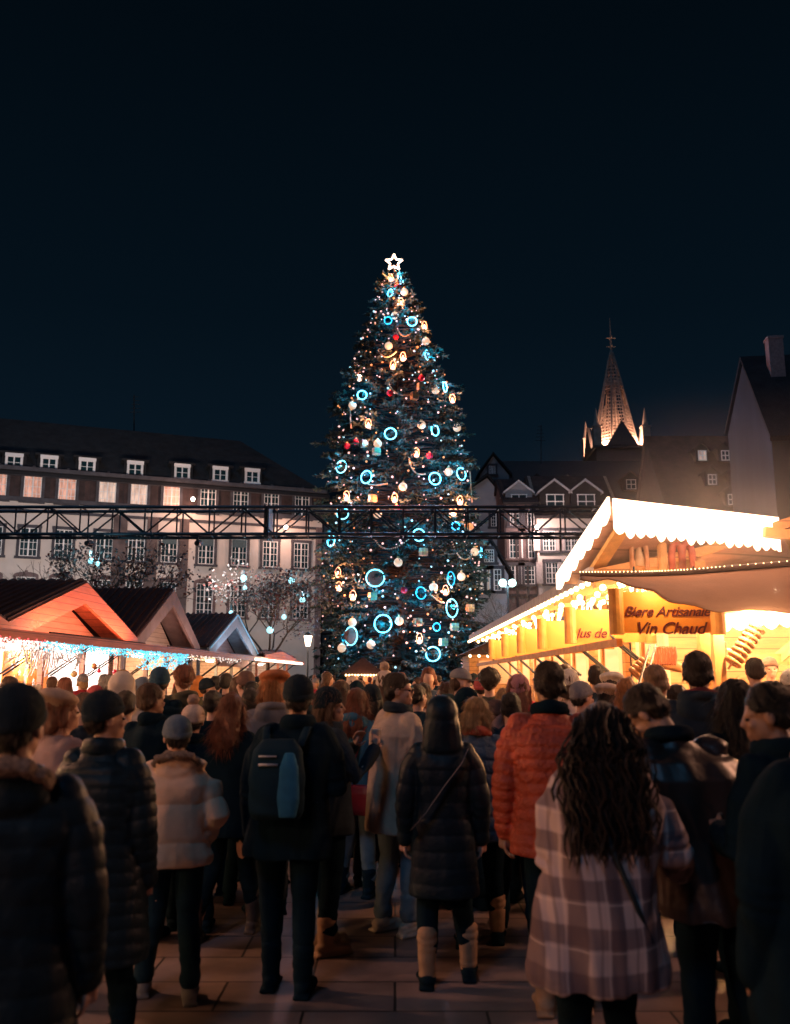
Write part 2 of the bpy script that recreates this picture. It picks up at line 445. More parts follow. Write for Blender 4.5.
timber_house('timber_house', 'dark half timbered house in the gap between civic building and tree', 322, 350, 500, 484, 82, [(330, 575, 1.0, 1.4, {}), (341, 575, 1.0, 1.4, {}), (331, 608, 1.0, 1.4, {}), (342, 608, 1.0, 1.4, {})], M_greyrender, M_slate)

# houses right of the tree
def gable_house(name, label, px0, px1, py_e, apx, apy, Y, wins, wallm, roofm, depth=12, sk=0.0):
    x0, x1 = at(px0, 600, Y).x, at(px1, 600, Y).x
    H = Bld(name, label, (x0, Y, 0), 0); L_ = x1 - x0; ze = H.loc(px0, py_e)[1]; ax, az = H.loc(apx, apy)
    H.part(MB().slab([(0, 0, 0), (L_, 0, 0), (L_, 0, ze - .1), (ax, 0, az), (0, 0, ze - .1)], (0, depth, 0)), 'wall', wallm)
    r_ = MB()
    for a, c in (((-.3, ze - .25), (ax, az + .15)), ((ax, az + .15), (L_ + .3, ze - .25))):
        r_.slab([(a[0], -.4, a[1]), (c[0], -.4, c[1]), (c[0], -.4, c[1] + .25), (a[0], -.4, a[1] + .25)], (0, depth + .8, 0))
    H.part(r_, 'roof', roofm)
    for (wx, wy, ww, hh, kw) in wins:
        lx, lz = H.loc(wx, wy); H.win(lx, lz, str((ww, hh, kw.get('lit'))), w_=ww, h_=hh, **kw)
    return H
M_palehouse = mat('pale_render', (.33, .33, .36), .9, var=.15, scale=.6)
gable_house('gabled_house', 'tall pale gabled house rising just right of the tree', 458, 507, 497, 487, 478, 78, [(470, 520, 1.1, 1.5, {}), (496, 520, .9, 1.2, {}), (470, 556, 1.1, 1.5, {})], M_palehouse, M_slate)
gable_house('stepped_gable_house', 'dark house with a stepped chimneyed gable above the pale gabled house', 482, 512, 474, 493, 456, 96, [(492, 470, .7, .9, {})], M_greyrender, M_slate)
gable_house('low_gabled_house', 'low pale house with timber framed front beside the tree', 474, 509, 574, 490, 543, 62, [(483, 580, 1.0, 1.5, dict(lit='room')), (494, 580, 1.0, 1.5, {}), (489, 556, .7, .9, {})], M_palehouse, M_slate)
H, L_, ze, zr = timber_house('brown_timber_house', 'brown half timbered house with tall paired windows right of the pale gables', 507, 539, 500, 480, 72,
    [(516, 545, 1.1, 2.2, dict(surround=M_sand)), (528, 545, 1.1, 2.2, dict(surround=M_sand)), (515, 575, 1.1, 1.5, {}), (528, 575, 1.1, 1.5, {}), (516, 518, 1.0, 1.3, {}), (528, 518, 1.0, 1.3, {})], mat('brown_render', (.17, .11, .10), .9), M_slate2)
cr_, L2, ze2, zr2 = timber_house('cream_house', 'cream house with white shutters and peaked dormers behind the lit eave', 539, 625, 512, 476, 71,
    [(549, 541, 1.0, 1.6, {}), (571, 541, 1.0, 1.6, {}), (592, 541, 1.0, 1.6, {}), (552, 573, 1.0, 1.7, {}), (574, 573, 1.0, 1.7, {})], M_cream, M_slate2, timber=False)
sh = MB()
for wx, wy, hh in ((549, 541, 1.6), (571, 541, 1.6), (592, 541, 1.6), (552, 573, 1.7), (574, 573, 1.7)):
    lx, lz = cr_.loc(wx, wy)
    for s_ in (-1, 1): cr_.part(MB().box((lx + s_ * 1.02 * (.97 if wx == 571 else 1), -.10, lz), (.46, .06, hh)), 'shutter', mat('shutter_paint', (.42, .38, .37), .8))
def peaked_dormer(Hh, px, py, w_, h_, back, m_front, m_roof, wl=None, white=True):
    q = on_plane(px, py, Hh.P - Hh.n * back, Hh.n) - Hh.P; q = Matrix.Rotation(-Hh.a, 3, 'Z') @ q
    d = MB(); d.slab([(-w_ / 2, 0, -h_ / 2), (w_ / 2, 0, -h_ / 2), (w_ / 2, 0, h_ / 2), (0, 0, h_ / 2 + w_ * .38), (-w_ / 2, 0, h_ / 2)], (0, 2.2, 0)); D = d.build('dormer', m_front)
    D.parent = Hh.root; D.location = q
    t = MB()
    for s_ in (-1, 1): t.slab([(0, -.15, h_ / 2 + w_ * .38 + .02), (s_ * (w_ / 2 + .2), -.15, h_ / 2 - .14), (s_ * (w_ / 2 + .2), -.15, h_ / 2 + .02), (0, -.15, h_ / 2 + w_ * .38 + .2)], (0, 2.5, 0))
    t.build('dormer_gable', m_roof).parent = D
    f = MB(); f.box((0, -.03, -.05), (w_ * .55, .04, h_ * .75)); f.build('pane', {None: M_glass, 'warm': M_lit, 'room': M_litc, 'red': emit('red_room', (1, .3, .2), .35)}[wl]).parent = D
    f = MB()
    for x in (-w_ * .28, 0, w_ * .28): f.box((x, -.07, -.05), (.07, .05, h_ * .78))
    for z in (-.05 - h_ * .38, -.05, -.05 + h_ * .38): f.box((0, -.075, z), (w_ * .62, .05, .07))
    f.build('frame', M_white).parent = D
    return D
for px in (519,): peaked_dormer(H, px, 500, 2.2, 1.3, .6, M_greyrender, mat('pale_trim', (.4, .4, .42), .8))
for px in (555, 586): peaked_dormer(cr_, px, 501, 2.4, 1.5, .6, M_slate2, mat('pale_trim', (.4, .4, .42), .8))
# long roof behind
lr, L3, ze3, zr3 = timber_house('long_roofed_building', 'long dark tiled roof stretching behind the houses towards the church', 500, 706, 505, 461, 92, [], M_greyrender, mat('dusk_tiles', (.06, .055, .06), .9, bump=.3, bscale=6), timber=False, depth=14)
for px, py, c in ((537, 487, 'red'), (570, 489, 'red'), (631, 484, None), (671, 484, None)):
    peaked_dormer(lr, px, py, 1.7, 1.3, 1.5, M_slate2, M_slate2, c)
# brown roofed house right with many small dormers
h6, L6, ze6, zr6 = timber_house('attic_house', 'house with tall brown roof and small attic windows beside the tall gable', 680, 775, 530, 436, 62, [], M_slate2, M_slate2, timber=False, depth=12)
for px, py, c in ((702, 455, 'room'), (725, 455, None), (712, 479, None), (736, 479, None), (732, 499, None), (757, 503, 'warm')):
    bk = 6 * (530 - py) / 94 * .93
    D = peaked_dormer(h6, px, py, 1.0, .95, bk - .6, M_slate2, M_slate2, c)
# tall gabled building at the right edge
A0 = at(728, 434, 56); A1 = at(771.5, 440, 47)
dv = (A1 - A0); dv.z = 0; ang7 = math.atan2(dv.y, dv.x)
T = Bld('tall_gabled_building', 'tall grey building with plain side gable and big chimney at the right edge', A0, ang7)
Lw = dv.length; zl = T.loc(728, 434)[1]; zrt = T.loc(772, 440)[1]; ax, az = T.loc(743, 362)
D7 = 26
T.part(MB().slab([(0, 0, 0), (Lw, 0, 0), (Lw, 0, zrt), (ax, 0, az), (0, 0, zl)], (0, D7, 0)), 'wall', mat('side_render', (.040, .048, .062), .95, var=.45, scale=.35, bump=.2, stretch=(1, 1, .35)))
r7 = MB()
r7.slab([(-.2, -.15, zl), (ax, -.15, az + .1), (ax, -.15, az + .35), (-.3, -.15, zl + .2)], (0, D7, 0))
r7.slab([(ax, -.15, az + .1), (Lw + .25, -.15, zrt - .1), (Lw + .35, -.15, zrt + .15), (ax, -.15, az + .35)], (0, D7, 0))
T.part(r7, 'roof', M_slate)
ch = MB(); cx = ax + 1.0; ch.box((cx, 1.55, az - .3), (.75, .82, 2.5)); ch.box((cx, 1.55, az + .98), (.85, .92, .14)); T.part(ch, 'chimney', mat('chimney_brick', (.30, .21, .21), .9, bump=.2))
for yy, z_, hh, lt in ((4.5, zrt - 2.6, 1.6, None), (9, zrt - 2.6, 1.6, None), (4.5, zrt - 6.3, 2.0, 'room'), (9, zrt - 6.3, 2.0, None), (4.5, zrt - 10, 2.0, None)):
    o = T.win(Lw + .02, z_, 'w%s%s' % (hh, lt), w_=1.2, h_=hh, lit=lt); o.location = (Lw + .05, yy, z_); o.rotation_euler = (0, 0, math.pi / 2)
pd = MB(); pd.box((0, 0, 0), (1.6, 1.5, 1.2)); pd.box((0, 0, .65), (1.9, 1.8, .12)); o = T.part(pd, 'dormer', M_slate2); o.location = (ax + (Lw - ax) * .62, 5, zrt + (az - zrt) * .42)
# brick front band
T.part(MB().box((Lw + .04, D7 / 2, (zrt - 4.4) / 2), (.1, D7 - .5, zrt - 4.4)), 'brick_front', brickmat('red_brick', (.22, .11, .09), (.16, .08, .07), (.1, .08, .08), 2))

# ================================================================ church spire
def spire():
    Y = 150.0; c = at(615.5, 445, Y); s = thing('church_spire', (c.x, Y, 0), 'floodlit openwork stone church spire with four pinnacles above the roofs', 'church')
    stone = mat('spire_stone', (.38, .28, .24), .9, var=.3, scale=1.5)
    z0 = at(615, 452, Y).z; z1 = at(613, 352, Y).z; ztop = at(613, 318, Y).z
    rb = 3.75; X = c.x
    t = MB(); t.box((X, Y, z0 / 2), (8.6, 8.6, z0)); t.box((X, Y, z0 - .2), (9.4, 9.4, .5)); t.build('tower', mat('tower_stone', (.11, .085, .085), .9, bump=.2), s)
    zb0 = z0 - .5; zt = z1
    def rad(z): return rb * (1 - (z - zb0) / (zt - zb0)) ** .93 + .25
    rbm = MB(); lat = MB()
    for k in range(8):
        lat = MB(); a = R(22.5 + 45 * k); pts = []
        for i in range(13):
            z = zb0 + (zt - zb0) * i / 12; pts.append((X + rad(z) * math.cos(a), Y + rad(z) * math.sin(a), z))
        rbm.tube(pts, [.24 - .012 * i for i in range(13)], 5)
        n = 30
        for i in range(n):
            z = zb0 + (zt - zb0) * (i / n) ** 1.05; a2 = R(22.5 + 45 * (k + 1)); r_ = rad(z)
            if 8 < z - zb0 < 11.2 and k % 2 == 0: continue
            p = Vector((X + r_ * math.cos(a), Y + r_ * math.sin(a), z)); q = Vector((X + r_ * math.cos(a2), Y + r_ * math.sin(a2), z))
            lat.beam(p, q, .10, .16)
            if i % 2 == 0 and i < 22:
                z2 = zb0 + (zt - zb0) * ((i + 2) / n) ** 1.05; r2 = rad(z2)
                for f_ in (.25, .5, .75):
                    u = p.lerp(q, f_); p2 = Vector((X + r2 * math.cos(a), Y + r2 * math.sin(a), z2)); q2 = Vector((X + r2 * math.cos(a2), Y + r2 * math.sin(a2), z2)); lat.beam(u, p2.lerp(q2, f_), .10, .12)
        lat.build('lattice_panel', stone, s)
    rbm.build('rib', stone, s)
    f = MB(); f.tube([(X, Y, z1 - .5), (X, Y, ztop)], [.22, .05], 6)
    for z in (z1 + 1.0, z1 + 2.6): f.beam((X - .8, Y, z), (X + .8, Y, z), .12); f.beam((X, Y - .8, z), (X, Y + .8, z), .12)
    f.build('finial', stone, s)
    for sx, sy in ((-1, -1), (1, -1), (1, 1), (-1, 1)):
        p = MB(); px_, py_ = X + sx * 4.1, Y + sy * 4.1
        p.box((px_, py_, z0 + 1.6), (1.3, 1.3, 3.2)); p.tube([(px_, py_, z0 + 3.2), (px_, py_, z0 + 6.6)], [.6, .04], 8)
        for zz in (z0 + 3.3,): p.box((px_, py_, zz), (1.6, 1.6, .25))
        p.build('pinnacle', stone, s)
    for a in range(4):
        dx, dy = math.cos(R(90 * a - 90)), math.sin(R(90 * a - 90)); gx, gy = X + dx * 4.35, Y + dy * 4.35; tx, ty = -dy, dx
        g_ = MB(); g_.slab([(gx - tx * 2.6, gy - ty * 2.6, z0), (gx + tx * 2.6, gy + ty * 2.6, z0), (gx, gy, z0 + 4.3)], (dx * .5, dy * .5, 0)); g_.build('gablet', mat('tower_stone', (.1, .08, .08), .9), s)
    for a in range(8):
        lamp('floodlight', (X + 4.0 * math.cos(R(45 * a)), Y + 4.0 * math.sin(R(45 * a)), z0 + .8), 2500, (1, .58, .36), s, .05)
spire()
for nm, px, Y, y0, y1, lb in (('roof_antenna', 541, 92, 460, 425, 'thin television aerial standing on the long roof'), ('rooftop_mast', 134, 80, 434, 395, 'slender aerial mast above the civic building roof')):
    a, b_ = at(px, y0 + 4, Y), at(px, y1, Y); o = thing(nm, (a.x, Y, a.z), lb, 'aerial')
    MB().tube([a, b_], .06, 5).build('mast', M_steel, o)
    t = MB()
    for k in range(5): z = a.z + (b_.z - a.z) * (.6 + .09 * k); t.beam((a.x - .55 + .08 * k, Y, z), (a.x + .55 - .08 * k, Y, z), .05)
    t.build('crossbar', M_steel, o)

# ================================================================ truss across the square
def truss():
    Y = 40.0; zt = at(395, 507, Y).z; zb_ = at(395, 534, Y).z; x0, x1 = -21.5, 13.5; d = 1.1
    s = thing('lighting_truss', (x0, Y, 0), 'long dark steel lattice truss spanning the square in front of the tree', 'truss')
    for yy in (Y, Y + d):
        for z in (zt, zb_): MB().tube([(x0, yy, z), (x1, yy, z)], .075, 8).build('chord', M_steel, s)
    b = MB(); n = 24; w_ = (x1 - x0) / n
    for i in range(n + 1):
        x = x0 + w_ * i
        for yy in (Y, Y + d): b.tube([(x, yy, zb_), (x, yy, zt)], .04, 6)
        b.tube([(x, Y, zb_), (x, Y + d, zb_)], .035, 6); b.tube([(x, Y, zt), (x, Y + d, zt)], .035, 6)
        if i < n:
            for yy in (Y, Y + d):
                a, c = ((x, yy, zb_), (x + w_, yy, zt)) if i % 2 else ((x, yy, zt), (x + w_, yy, zb_)); b.tube([a, c], .04, 6)
            b.tube([(x, Y, zb_), (x + w_, Y + d, zb_)], .03, 5)
    b.build('bracing', M_steel, s)
    j = MB()
    for px in (265, 268.5): xx = at(px, 520, Y).x; j.box((xx, Y + d / 2, (zt + zb_) / 2), (.06, d + .3, zt - zb_ + .3))
    j.build('splice_plate', M_steel, s)
    for x in (x0 + .3, x1 - .3):
        t = MB()
        for dx in (-.3, .3):
            for dy in (0, .9): t.tube([(x + dx, Y + .1 + dy, 0), (x + dx, Y + .1 + dy, zt)], .05, 6)
        z = 0
        while z < zt - 1: t.tube([(x - .3, Y + .1, z), (x + .3, Y + .1, z + .6)], .03, 5); t.tube([(x + .3, Y + .1, z + .6), (x - .3, Y + .1, z + 1.2)], .03, 5); z += 1.2
        t.build('tower', M_steel, s)
truss()
# ================================================================ the Christmas tree
YT = 56.0
ZT = at(394, 268, YT).z
_prof = [(262, 1), (280, 11), (300, 21), (330, 34), (360, 45), (400, 60), (440, 69), (500, 76), (560, 80), (640, 82), (700, 84)]
_pz = [(at(400, y, YT).z, w_ * YT / 900 * .985) for y, w_ in _prof]
def tree_r(z):
    for (za, ra), (zb2, rb) in zip(_pz, _pz[1:]):
        if z >= zb2: return rb + (ra - rb) * (z - zb2) / (za - zb2)
    return _pz[-1][1]
XA, XB = at(405, 640, YT).x, at(394, 262, YT).x
def tree_x(z): return XA + (XB - XA) * min(1, z / ZT)

M_bark = mat('bark', (.06, .045, .035), .95, bump=.4)
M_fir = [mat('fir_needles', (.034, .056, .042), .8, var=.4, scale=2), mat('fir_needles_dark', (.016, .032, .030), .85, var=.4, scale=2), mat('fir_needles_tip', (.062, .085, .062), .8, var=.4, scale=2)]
def big_tree():
    t = thing('christmas_tree', (XA, YT, 0), 'huge decorated fir tree towering over the market crowd', 'tree')
    MB().tube([(tree_x(z), YT, z) for z in (0, 5, 12, 20, ZT)], [.5, .42, .3, .17, .05], 10).build('trunk', M_bark, t)
    rnd = random.Random(5); br = MB(); fo = MB()
    z = 1.2; k = 0
    ga = 2.39996
    while z < ZT - .3:
        rr = tree_r(z); nb = 1
        a = k * ga + rnd.uniform(-.3, .3); k += 1
        L_ = rr * (1.0 + .17 * mnoise.noise(Vector((math.cos(a) * 2.2, math.sin(a) * 2.2, z * .75)))) * rnd.uniform(.84, 1.10) * (1.14 if rnd.random() < .10 else 1) + .12
        droop = .10 * L_; up = .06
        cx = tree_x(z); dx, dy = math.cos(a), math.sin(a)
        pts = []
        for i in range(6):
            f_ = i / 5; pts.append(Vector((cx + dx * L_ * f_, YT + dy * L_ * f_, z + up * L_ * f_ - droop * 1.6 * f_ * f_ + (.12 * L_ * max(0, f_ - .7)))))
        if dy < .55: br.tube(pts, [.06, .05, .04, .03, .02, .01], 4)
        z += .20 / (1 + L_ * .95) ** 1.02 * (.62)
        if dy > .45: continue        # the far side never shows from the square
        # sprays along the outer part
        ns = int(5 + L_ * 3.0)
        for j in range(ns):
            f_ = rnd.uniform(.42, 1.0) ** .7; i = min(4, int(f_ * 5)); p = pts[i].lerp(pts[i + 1], f_ * 5 - i)
            side = rnd.choice((-1, 1)); sa = a + side * rnd.uniform(.5, 1.2) * (1.05 - f_ * .4)
            sl = rnd.uniform(.25, .62) * (.6 + .5 * (1.15 - f_)); sd = Vector((math.cos(sa), math.sin(sa), rnd.uniform(-.42, .15)))
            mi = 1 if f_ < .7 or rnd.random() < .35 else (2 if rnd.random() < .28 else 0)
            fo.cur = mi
            nn = 5
            for q in range(nn):
                c = p + sd * (sl * q / nn); w_ = .055; ll = rnd.uniform(.16, .30)
                nd = Vector((rnd.gauss(0, .6), rnd.gauss(0, .6), rnd.gauss(0, .35))) + sd * .7; nd.normalize()
                sv = nd.cross(Vector((rnd.gauss(0, 1), rnd.gauss(0, 1), rnd.gauss(0, 1)))).normalized() * w_
                fo.add([c - sv, c + sv, c + nd * ll + sv * .4, c + nd * ll - sv * .4], [(0, 1, 2, 3)])
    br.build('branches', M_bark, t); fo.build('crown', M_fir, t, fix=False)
    print('tree branches', k, 'leaf faces', len(fo.f))
    return t
big_tree()

def surf(px, py, push=.97):
    """where the sight line through a pixel meets the tree's outer surface"""
    p = at(px, py, YT); r_ = tree_r(p.z)
    for _ in range(4):
        dx = p.x - tree_x(p.z); d = math.sqrt(max(.02, r_ * r_ - dx * dx)) * push
        p = at(px, py, YT - d); r_ = tree_r(p.z)
    return p
C_CYAN = (.01, .42, .85); C_WARM = (1.0, .58, .30)
M_cyan = emit('cyan_neon', (.20, .80, 1.0), 3.6); M_cyan2 = emit('cyan_neon_dim', (.06, .50, .75), .8)
M_globe = emit('warm_globe', (1.0, .66, .44), .70); M_hot = emit('white_lantern', (1.0, .70, .52), 2.2)
M_star = emit('star_light', (1.0, .72, .55), 3.5); M_pearl = mat('pearl', (.50, .34, .22), .3, var=.2)
M_red = mat('red_bauble', (.55, .02, .04), .2, var=.1); M_gold = mat('gold_foil', (.75, .50, .22), .35, metal=.3); M_mirror = mat('frosted_glass', (.30, .13, .10), .5)
WORDS_H = ['topmost', 'high up', 'upper', 'middle', 'lower', 'bottom']
def where(px, py):
    """a place on the tree in words that one can find from the ground"""
    h = 'near the star' if py < 300 else 'in the upper third' if py < 380 else 'just above the truss' if 470 < py < 506 else 'behind the truss' if 505 < py < 540 else 'above mid height' if py < 470 else 'below the truss' if py < 600 else 'near the foot'
    cx = 395 + (py - 262) * .02; w_ = max(8, (py - 262) * .25 if py < 500 else 75)
    q = (px - cx) / w_
    s = 'on the far left edge' if q < -.75 else 'left of the trunk' if q < -.25 else 'on the centre line' if q < .25 else 'right of the trunk' if q < .75 else 'on the far right edge'
    return h, s
_used = {}
def uniq(base, px, py):
    h, s = where(px, py); l = f'{base} {h}, {s}'
    if l in _used:
        _used[l] += 1; l = f"{['', 'second', 'third', 'fourth', 'fifth', 'sixth'][min(5, _used[l] - 1)]} {l}"
    else: _used[l] = 1
    return l
rings = [(412, 321.5, 5, 5, 1), (390, 293, 2.6, 4, .6), (399.5, 277, 1.6, 4.5, .6), (388, 320.5, 4, 4, .4), (427, 355, 2.2, 5, 1), (445, 387, 2.2, 5, .9), (362, 395, 4.8, 4.8, 1), (390.5, 433.7, 6, 6, 1.1), (435, 430, 4, 6, .8),
         (341.3, 466.7, 5.4, 6.4, 1.2), (366.3, 477, 5.4, 6.5, 1.1), (435, 478.6, 6, 6.3, 1.1), (461.3, 473.8, 4.8, 6.3, 1.1), (342.5, 513.3, 6, 6, 1), (419, 535, 6, 6.2, 1), (331, 540.6, 4, 6, .9), (375.2, 578, 9, 8.6, 1.5),
         (452, 608.2, 6, 9, 1.4), (383, 623.7, 8.5, 8.8, 1.5), (351, 636, 6.4, 9, 1.2), (433, 654, 7, 7, 1), (451, 578.6, 4, 7, .35), (421, 593, 5, 6, .4), (455.7, 526, 4, 4, .4), (436.7, 627, 3.5, 4, .4), (481, 552.5, 1.4, 5, .7)]
for px, py, ra, rb, st in rings:
    p = surf(px, py, 1.02); k = p.y / 900
    o = thing('neon_ring', p, uniq('glowing cyan light ring' if st > .5 else 'faint cyan light ring', px, py), 'light ring', 'light rings on the Christmas tree')
    MB().ring(p, max(ra, rb) * k, rb * k, .032, Matrix.Rotation(math.acos(min(1, ra / rb)) * (1 if px > 395 else -1), 3, 'Z'), 30, 6).build('tube', M_cyan if st > .5 else M_cyan2, o)
    MB().beam(p + Vector((0, 0, rb * k)), p + Vector((0, .3, rb * k + .25)), .02).build('hanger', M_steel, o)
    if (px, py) in ((375.2, 578), (351, 636)):
        MB().ball(p + Vector((0, .05, 0)), (.5 * k * 14, .05, .5 * k * 15), 20, 10).build('mirror_disc', M_mirror, o)
    lamp('ring_light', p + Vector((0, -.34 if (px, py) not in ((375.2, 578), (351, 636)) else .5, 0)), 400 * st, C_CYAN, o, .0)
globes = [(404.3, 292), (395, 315.6), (388.6, 346), (352.6, 405.3), (377.7, 443.8), (421.5, 424.8), (435.5, 390), (457, 427.8), (425.8, 341.3), (403, 486.7), (448.6, 472), (377.7, 514), (398.2, 562.4), (461.3, 576.6), (352.4, 622.4), (399.2, 621), (371, 644.5), (341.8, 648), (474.7, 551.8), (433.4, 587.2)]
for px, py in globes:
    p = surf(px, py, 1.0)
    o = thing('globe_light', p, uniq('cream white glowing globe', px, py), 'globe light', 'globe lights on the Christmas tree')
    MB().ball(p, .25, 16, 10).build('globe', M_globe, o, True); MB().tube([p + Vector((0, 0, .24)), p + Vector((0, 0, .34))], .07, 8).build('cap', M_gold, o)
lant = [(390.6, 279), (401, 303), (424.5, 326.6), (359.5, 378), (393, 366.5), (452.4, 400), (368.4, 425), (416.5, 454), (403, 358), (346.6, 497.3), (394.7, 499.4), (453.4, 513), (445.6, 591.8), (419.5, 640), (338, 574), (339, 588), (460, 502), (353, 597)]
for px, py in lant:
    p = surf(px, py, .98); s_ = .55 if py > 350 else .5
    o = thing('bell_lantern', p, uniq('small white glowing bell lantern', px, py), 'lantern', 'bell lanterns on the Christmas tree')
    m_ = MB(); m_.tube([p + Vector((0, 0, z * s_)) for z in (-.30, -.24, .0, .2, .28)], [.26 * s_, .22 * s_, .15 * s_, .09 * s_, .03], 12); m_.build('bell', M_hot, o, True)
    MB().ring(p + Vector((0, 0, .08)), .30 * s_, .56 * s_, .020).build('frame', emit('lantern_wire', (1, .5, .35), .4), o)
    lamp('lantern_light', p + Vector((0, -.42, 0)), 820 * s_, (1, .30, .13), o, .0)
for px, py in [(364.5, 444), (414.4, 396), (376.5, 451.5), (423.5, 552), (372.6, 498.6), (372.6, 596.3), (417.7, 622), (454.4, 627), (469, 527), (443.5, 642), (421, 387), (470, 608)]:
    p = surf(px, py, 1.0); o = thing('gift_ornament', p, uniq('small pale gift box ornament', px, py), 'ornament', 'gift box ornaments on the tree')
    MB().box(p, (.42, .3, .42), .5).build('box', M_pearl, o); MB().box(p, (.08, .32, .44), .5).box(p, (.44, .32, .08), .5).build('ribbon', M_gold, o)
for px, py in [(397.7, 287), (395.7, 336.7), (356, 442), (429.6, 455.7), (421.5, 378), (390, 393), (396.5, 508), (347, 446), (404, 590)]:
    p = surf(px, py, 1.0); o = thing('red_bauble', p, uniq('shiny red bauble', px, py), 'bauble', 'red baubles on the Christmas tree')
    MB().ball(p, .2, 14, 8).build('ball', M_red, o, True); MB().tube([p + Vector((0, 0, .19)), p + Vector((0, 0, .26))], .05, 8).build('cap', M_gold, o)
gar = [((389.5, 385), (401, 395), (417.7, 392)), ((409, 457.6), (414, 471.5), (425, 474)), ((368, 484), (376, 485), (387, 483.5)), ((373.4, 537), (388.6, 549), (411, 537)), ((452, 542), (463, 559), (474.7, 551)), ((424, 588), (438, 600.6), (443, 602)), ((352.5, 564), (356, 582), (361, 575)), ((470, 472), (471, 487), (472, 502)), ((350, 410), (350.5, 420), (351, 428)), ((398, 330), (404, 336), (412, 332)), ((378, 350), (386, 357), (396, 352))]
for a, b_, c in gar:
    g_ = MB(); n = 22
    P = [surf(*q, 1.03) for q in (a, b_, c)]
    for i in range(n):
        t_ = i / (n - 1); p = P[0] * (2 * (t_ - .5) * (t_ - 1)) + P[1] * (4 * t_ * (1 - t_)) + P[2] * (2 * t_ * (t_ - .5)); g_.ball(p, .05, 6, 4)
    o = g_.build('bead_garland', M_pearl, None, True); tag(o, uniq('looped string of pale beads', b_[0], b_[1]), 'garland', 'bead garlands on the Christmas tree')
# star on top
sp_ = at(394, 262.5, YT - .2); o = thing('tree_star', sp_, 'glowing outlined five pointed star on top of the tree', 'star'); m_ = MB(); k = YT / 900
pts = [sp_ + Vector((math.sin(math.pi * i / 5) * (9.6 if i % 2 == 0 else 4.3) * k, 0, math.cos(math.pi * i / 5) * (9.6 if i % 2 == 0 else 4.3) * k)) for i in range(11)]
for a, b_ in zip(pts, pts[1:]): m_.tube([a, b_], .06, 6)
m_.build('outline', M_star, o); MB().tube([sp_ - Vector((0, 0, 1.2)), sp_ - Vector((0, 0, .4))], .05, 6).build('post', M_steel, o); lamp('star_glow', sp_ + Vector((0, -.3, 0)), 120, (1, .5, .3), o, .2)
# fairy lights: strings with little bulbs
rnd = random.Random(8)
for cname, cc, st, n, lb in (('rose', (1.0, .55, .5), 1.4, 300, 'tiny rose white fairy lights wound through the tree branches'), ('blue', (.45, .85, 1.0), 1.4, 110, 'tiny ice blue fairy lights wound through the tree branches'), ('amber', (1, .38, .14), 1.0, 150, 'tiny amber fairy lights wound through the tree branches')):
    m_ = MB()
    for i in range(n):
        z = ZT * (1 - rnd.random() ** .75 * .93); a = rnd.uniform(math.pi * 1.0, math.pi * 2.0); r_ = tree_r(z) * rnd.uniform(.85, 1.02)
        m_.ball((tree_x(z) + r_ * math.cos(a), YT + r_ * math.sin(a), z), rnd.choice((.035, .05, .07)), 6, 4)
    tag(m_.build('fairy_lights', emit('fairy_' + cname, cc, st)), lb, 'fairy lights', kind='stuff')

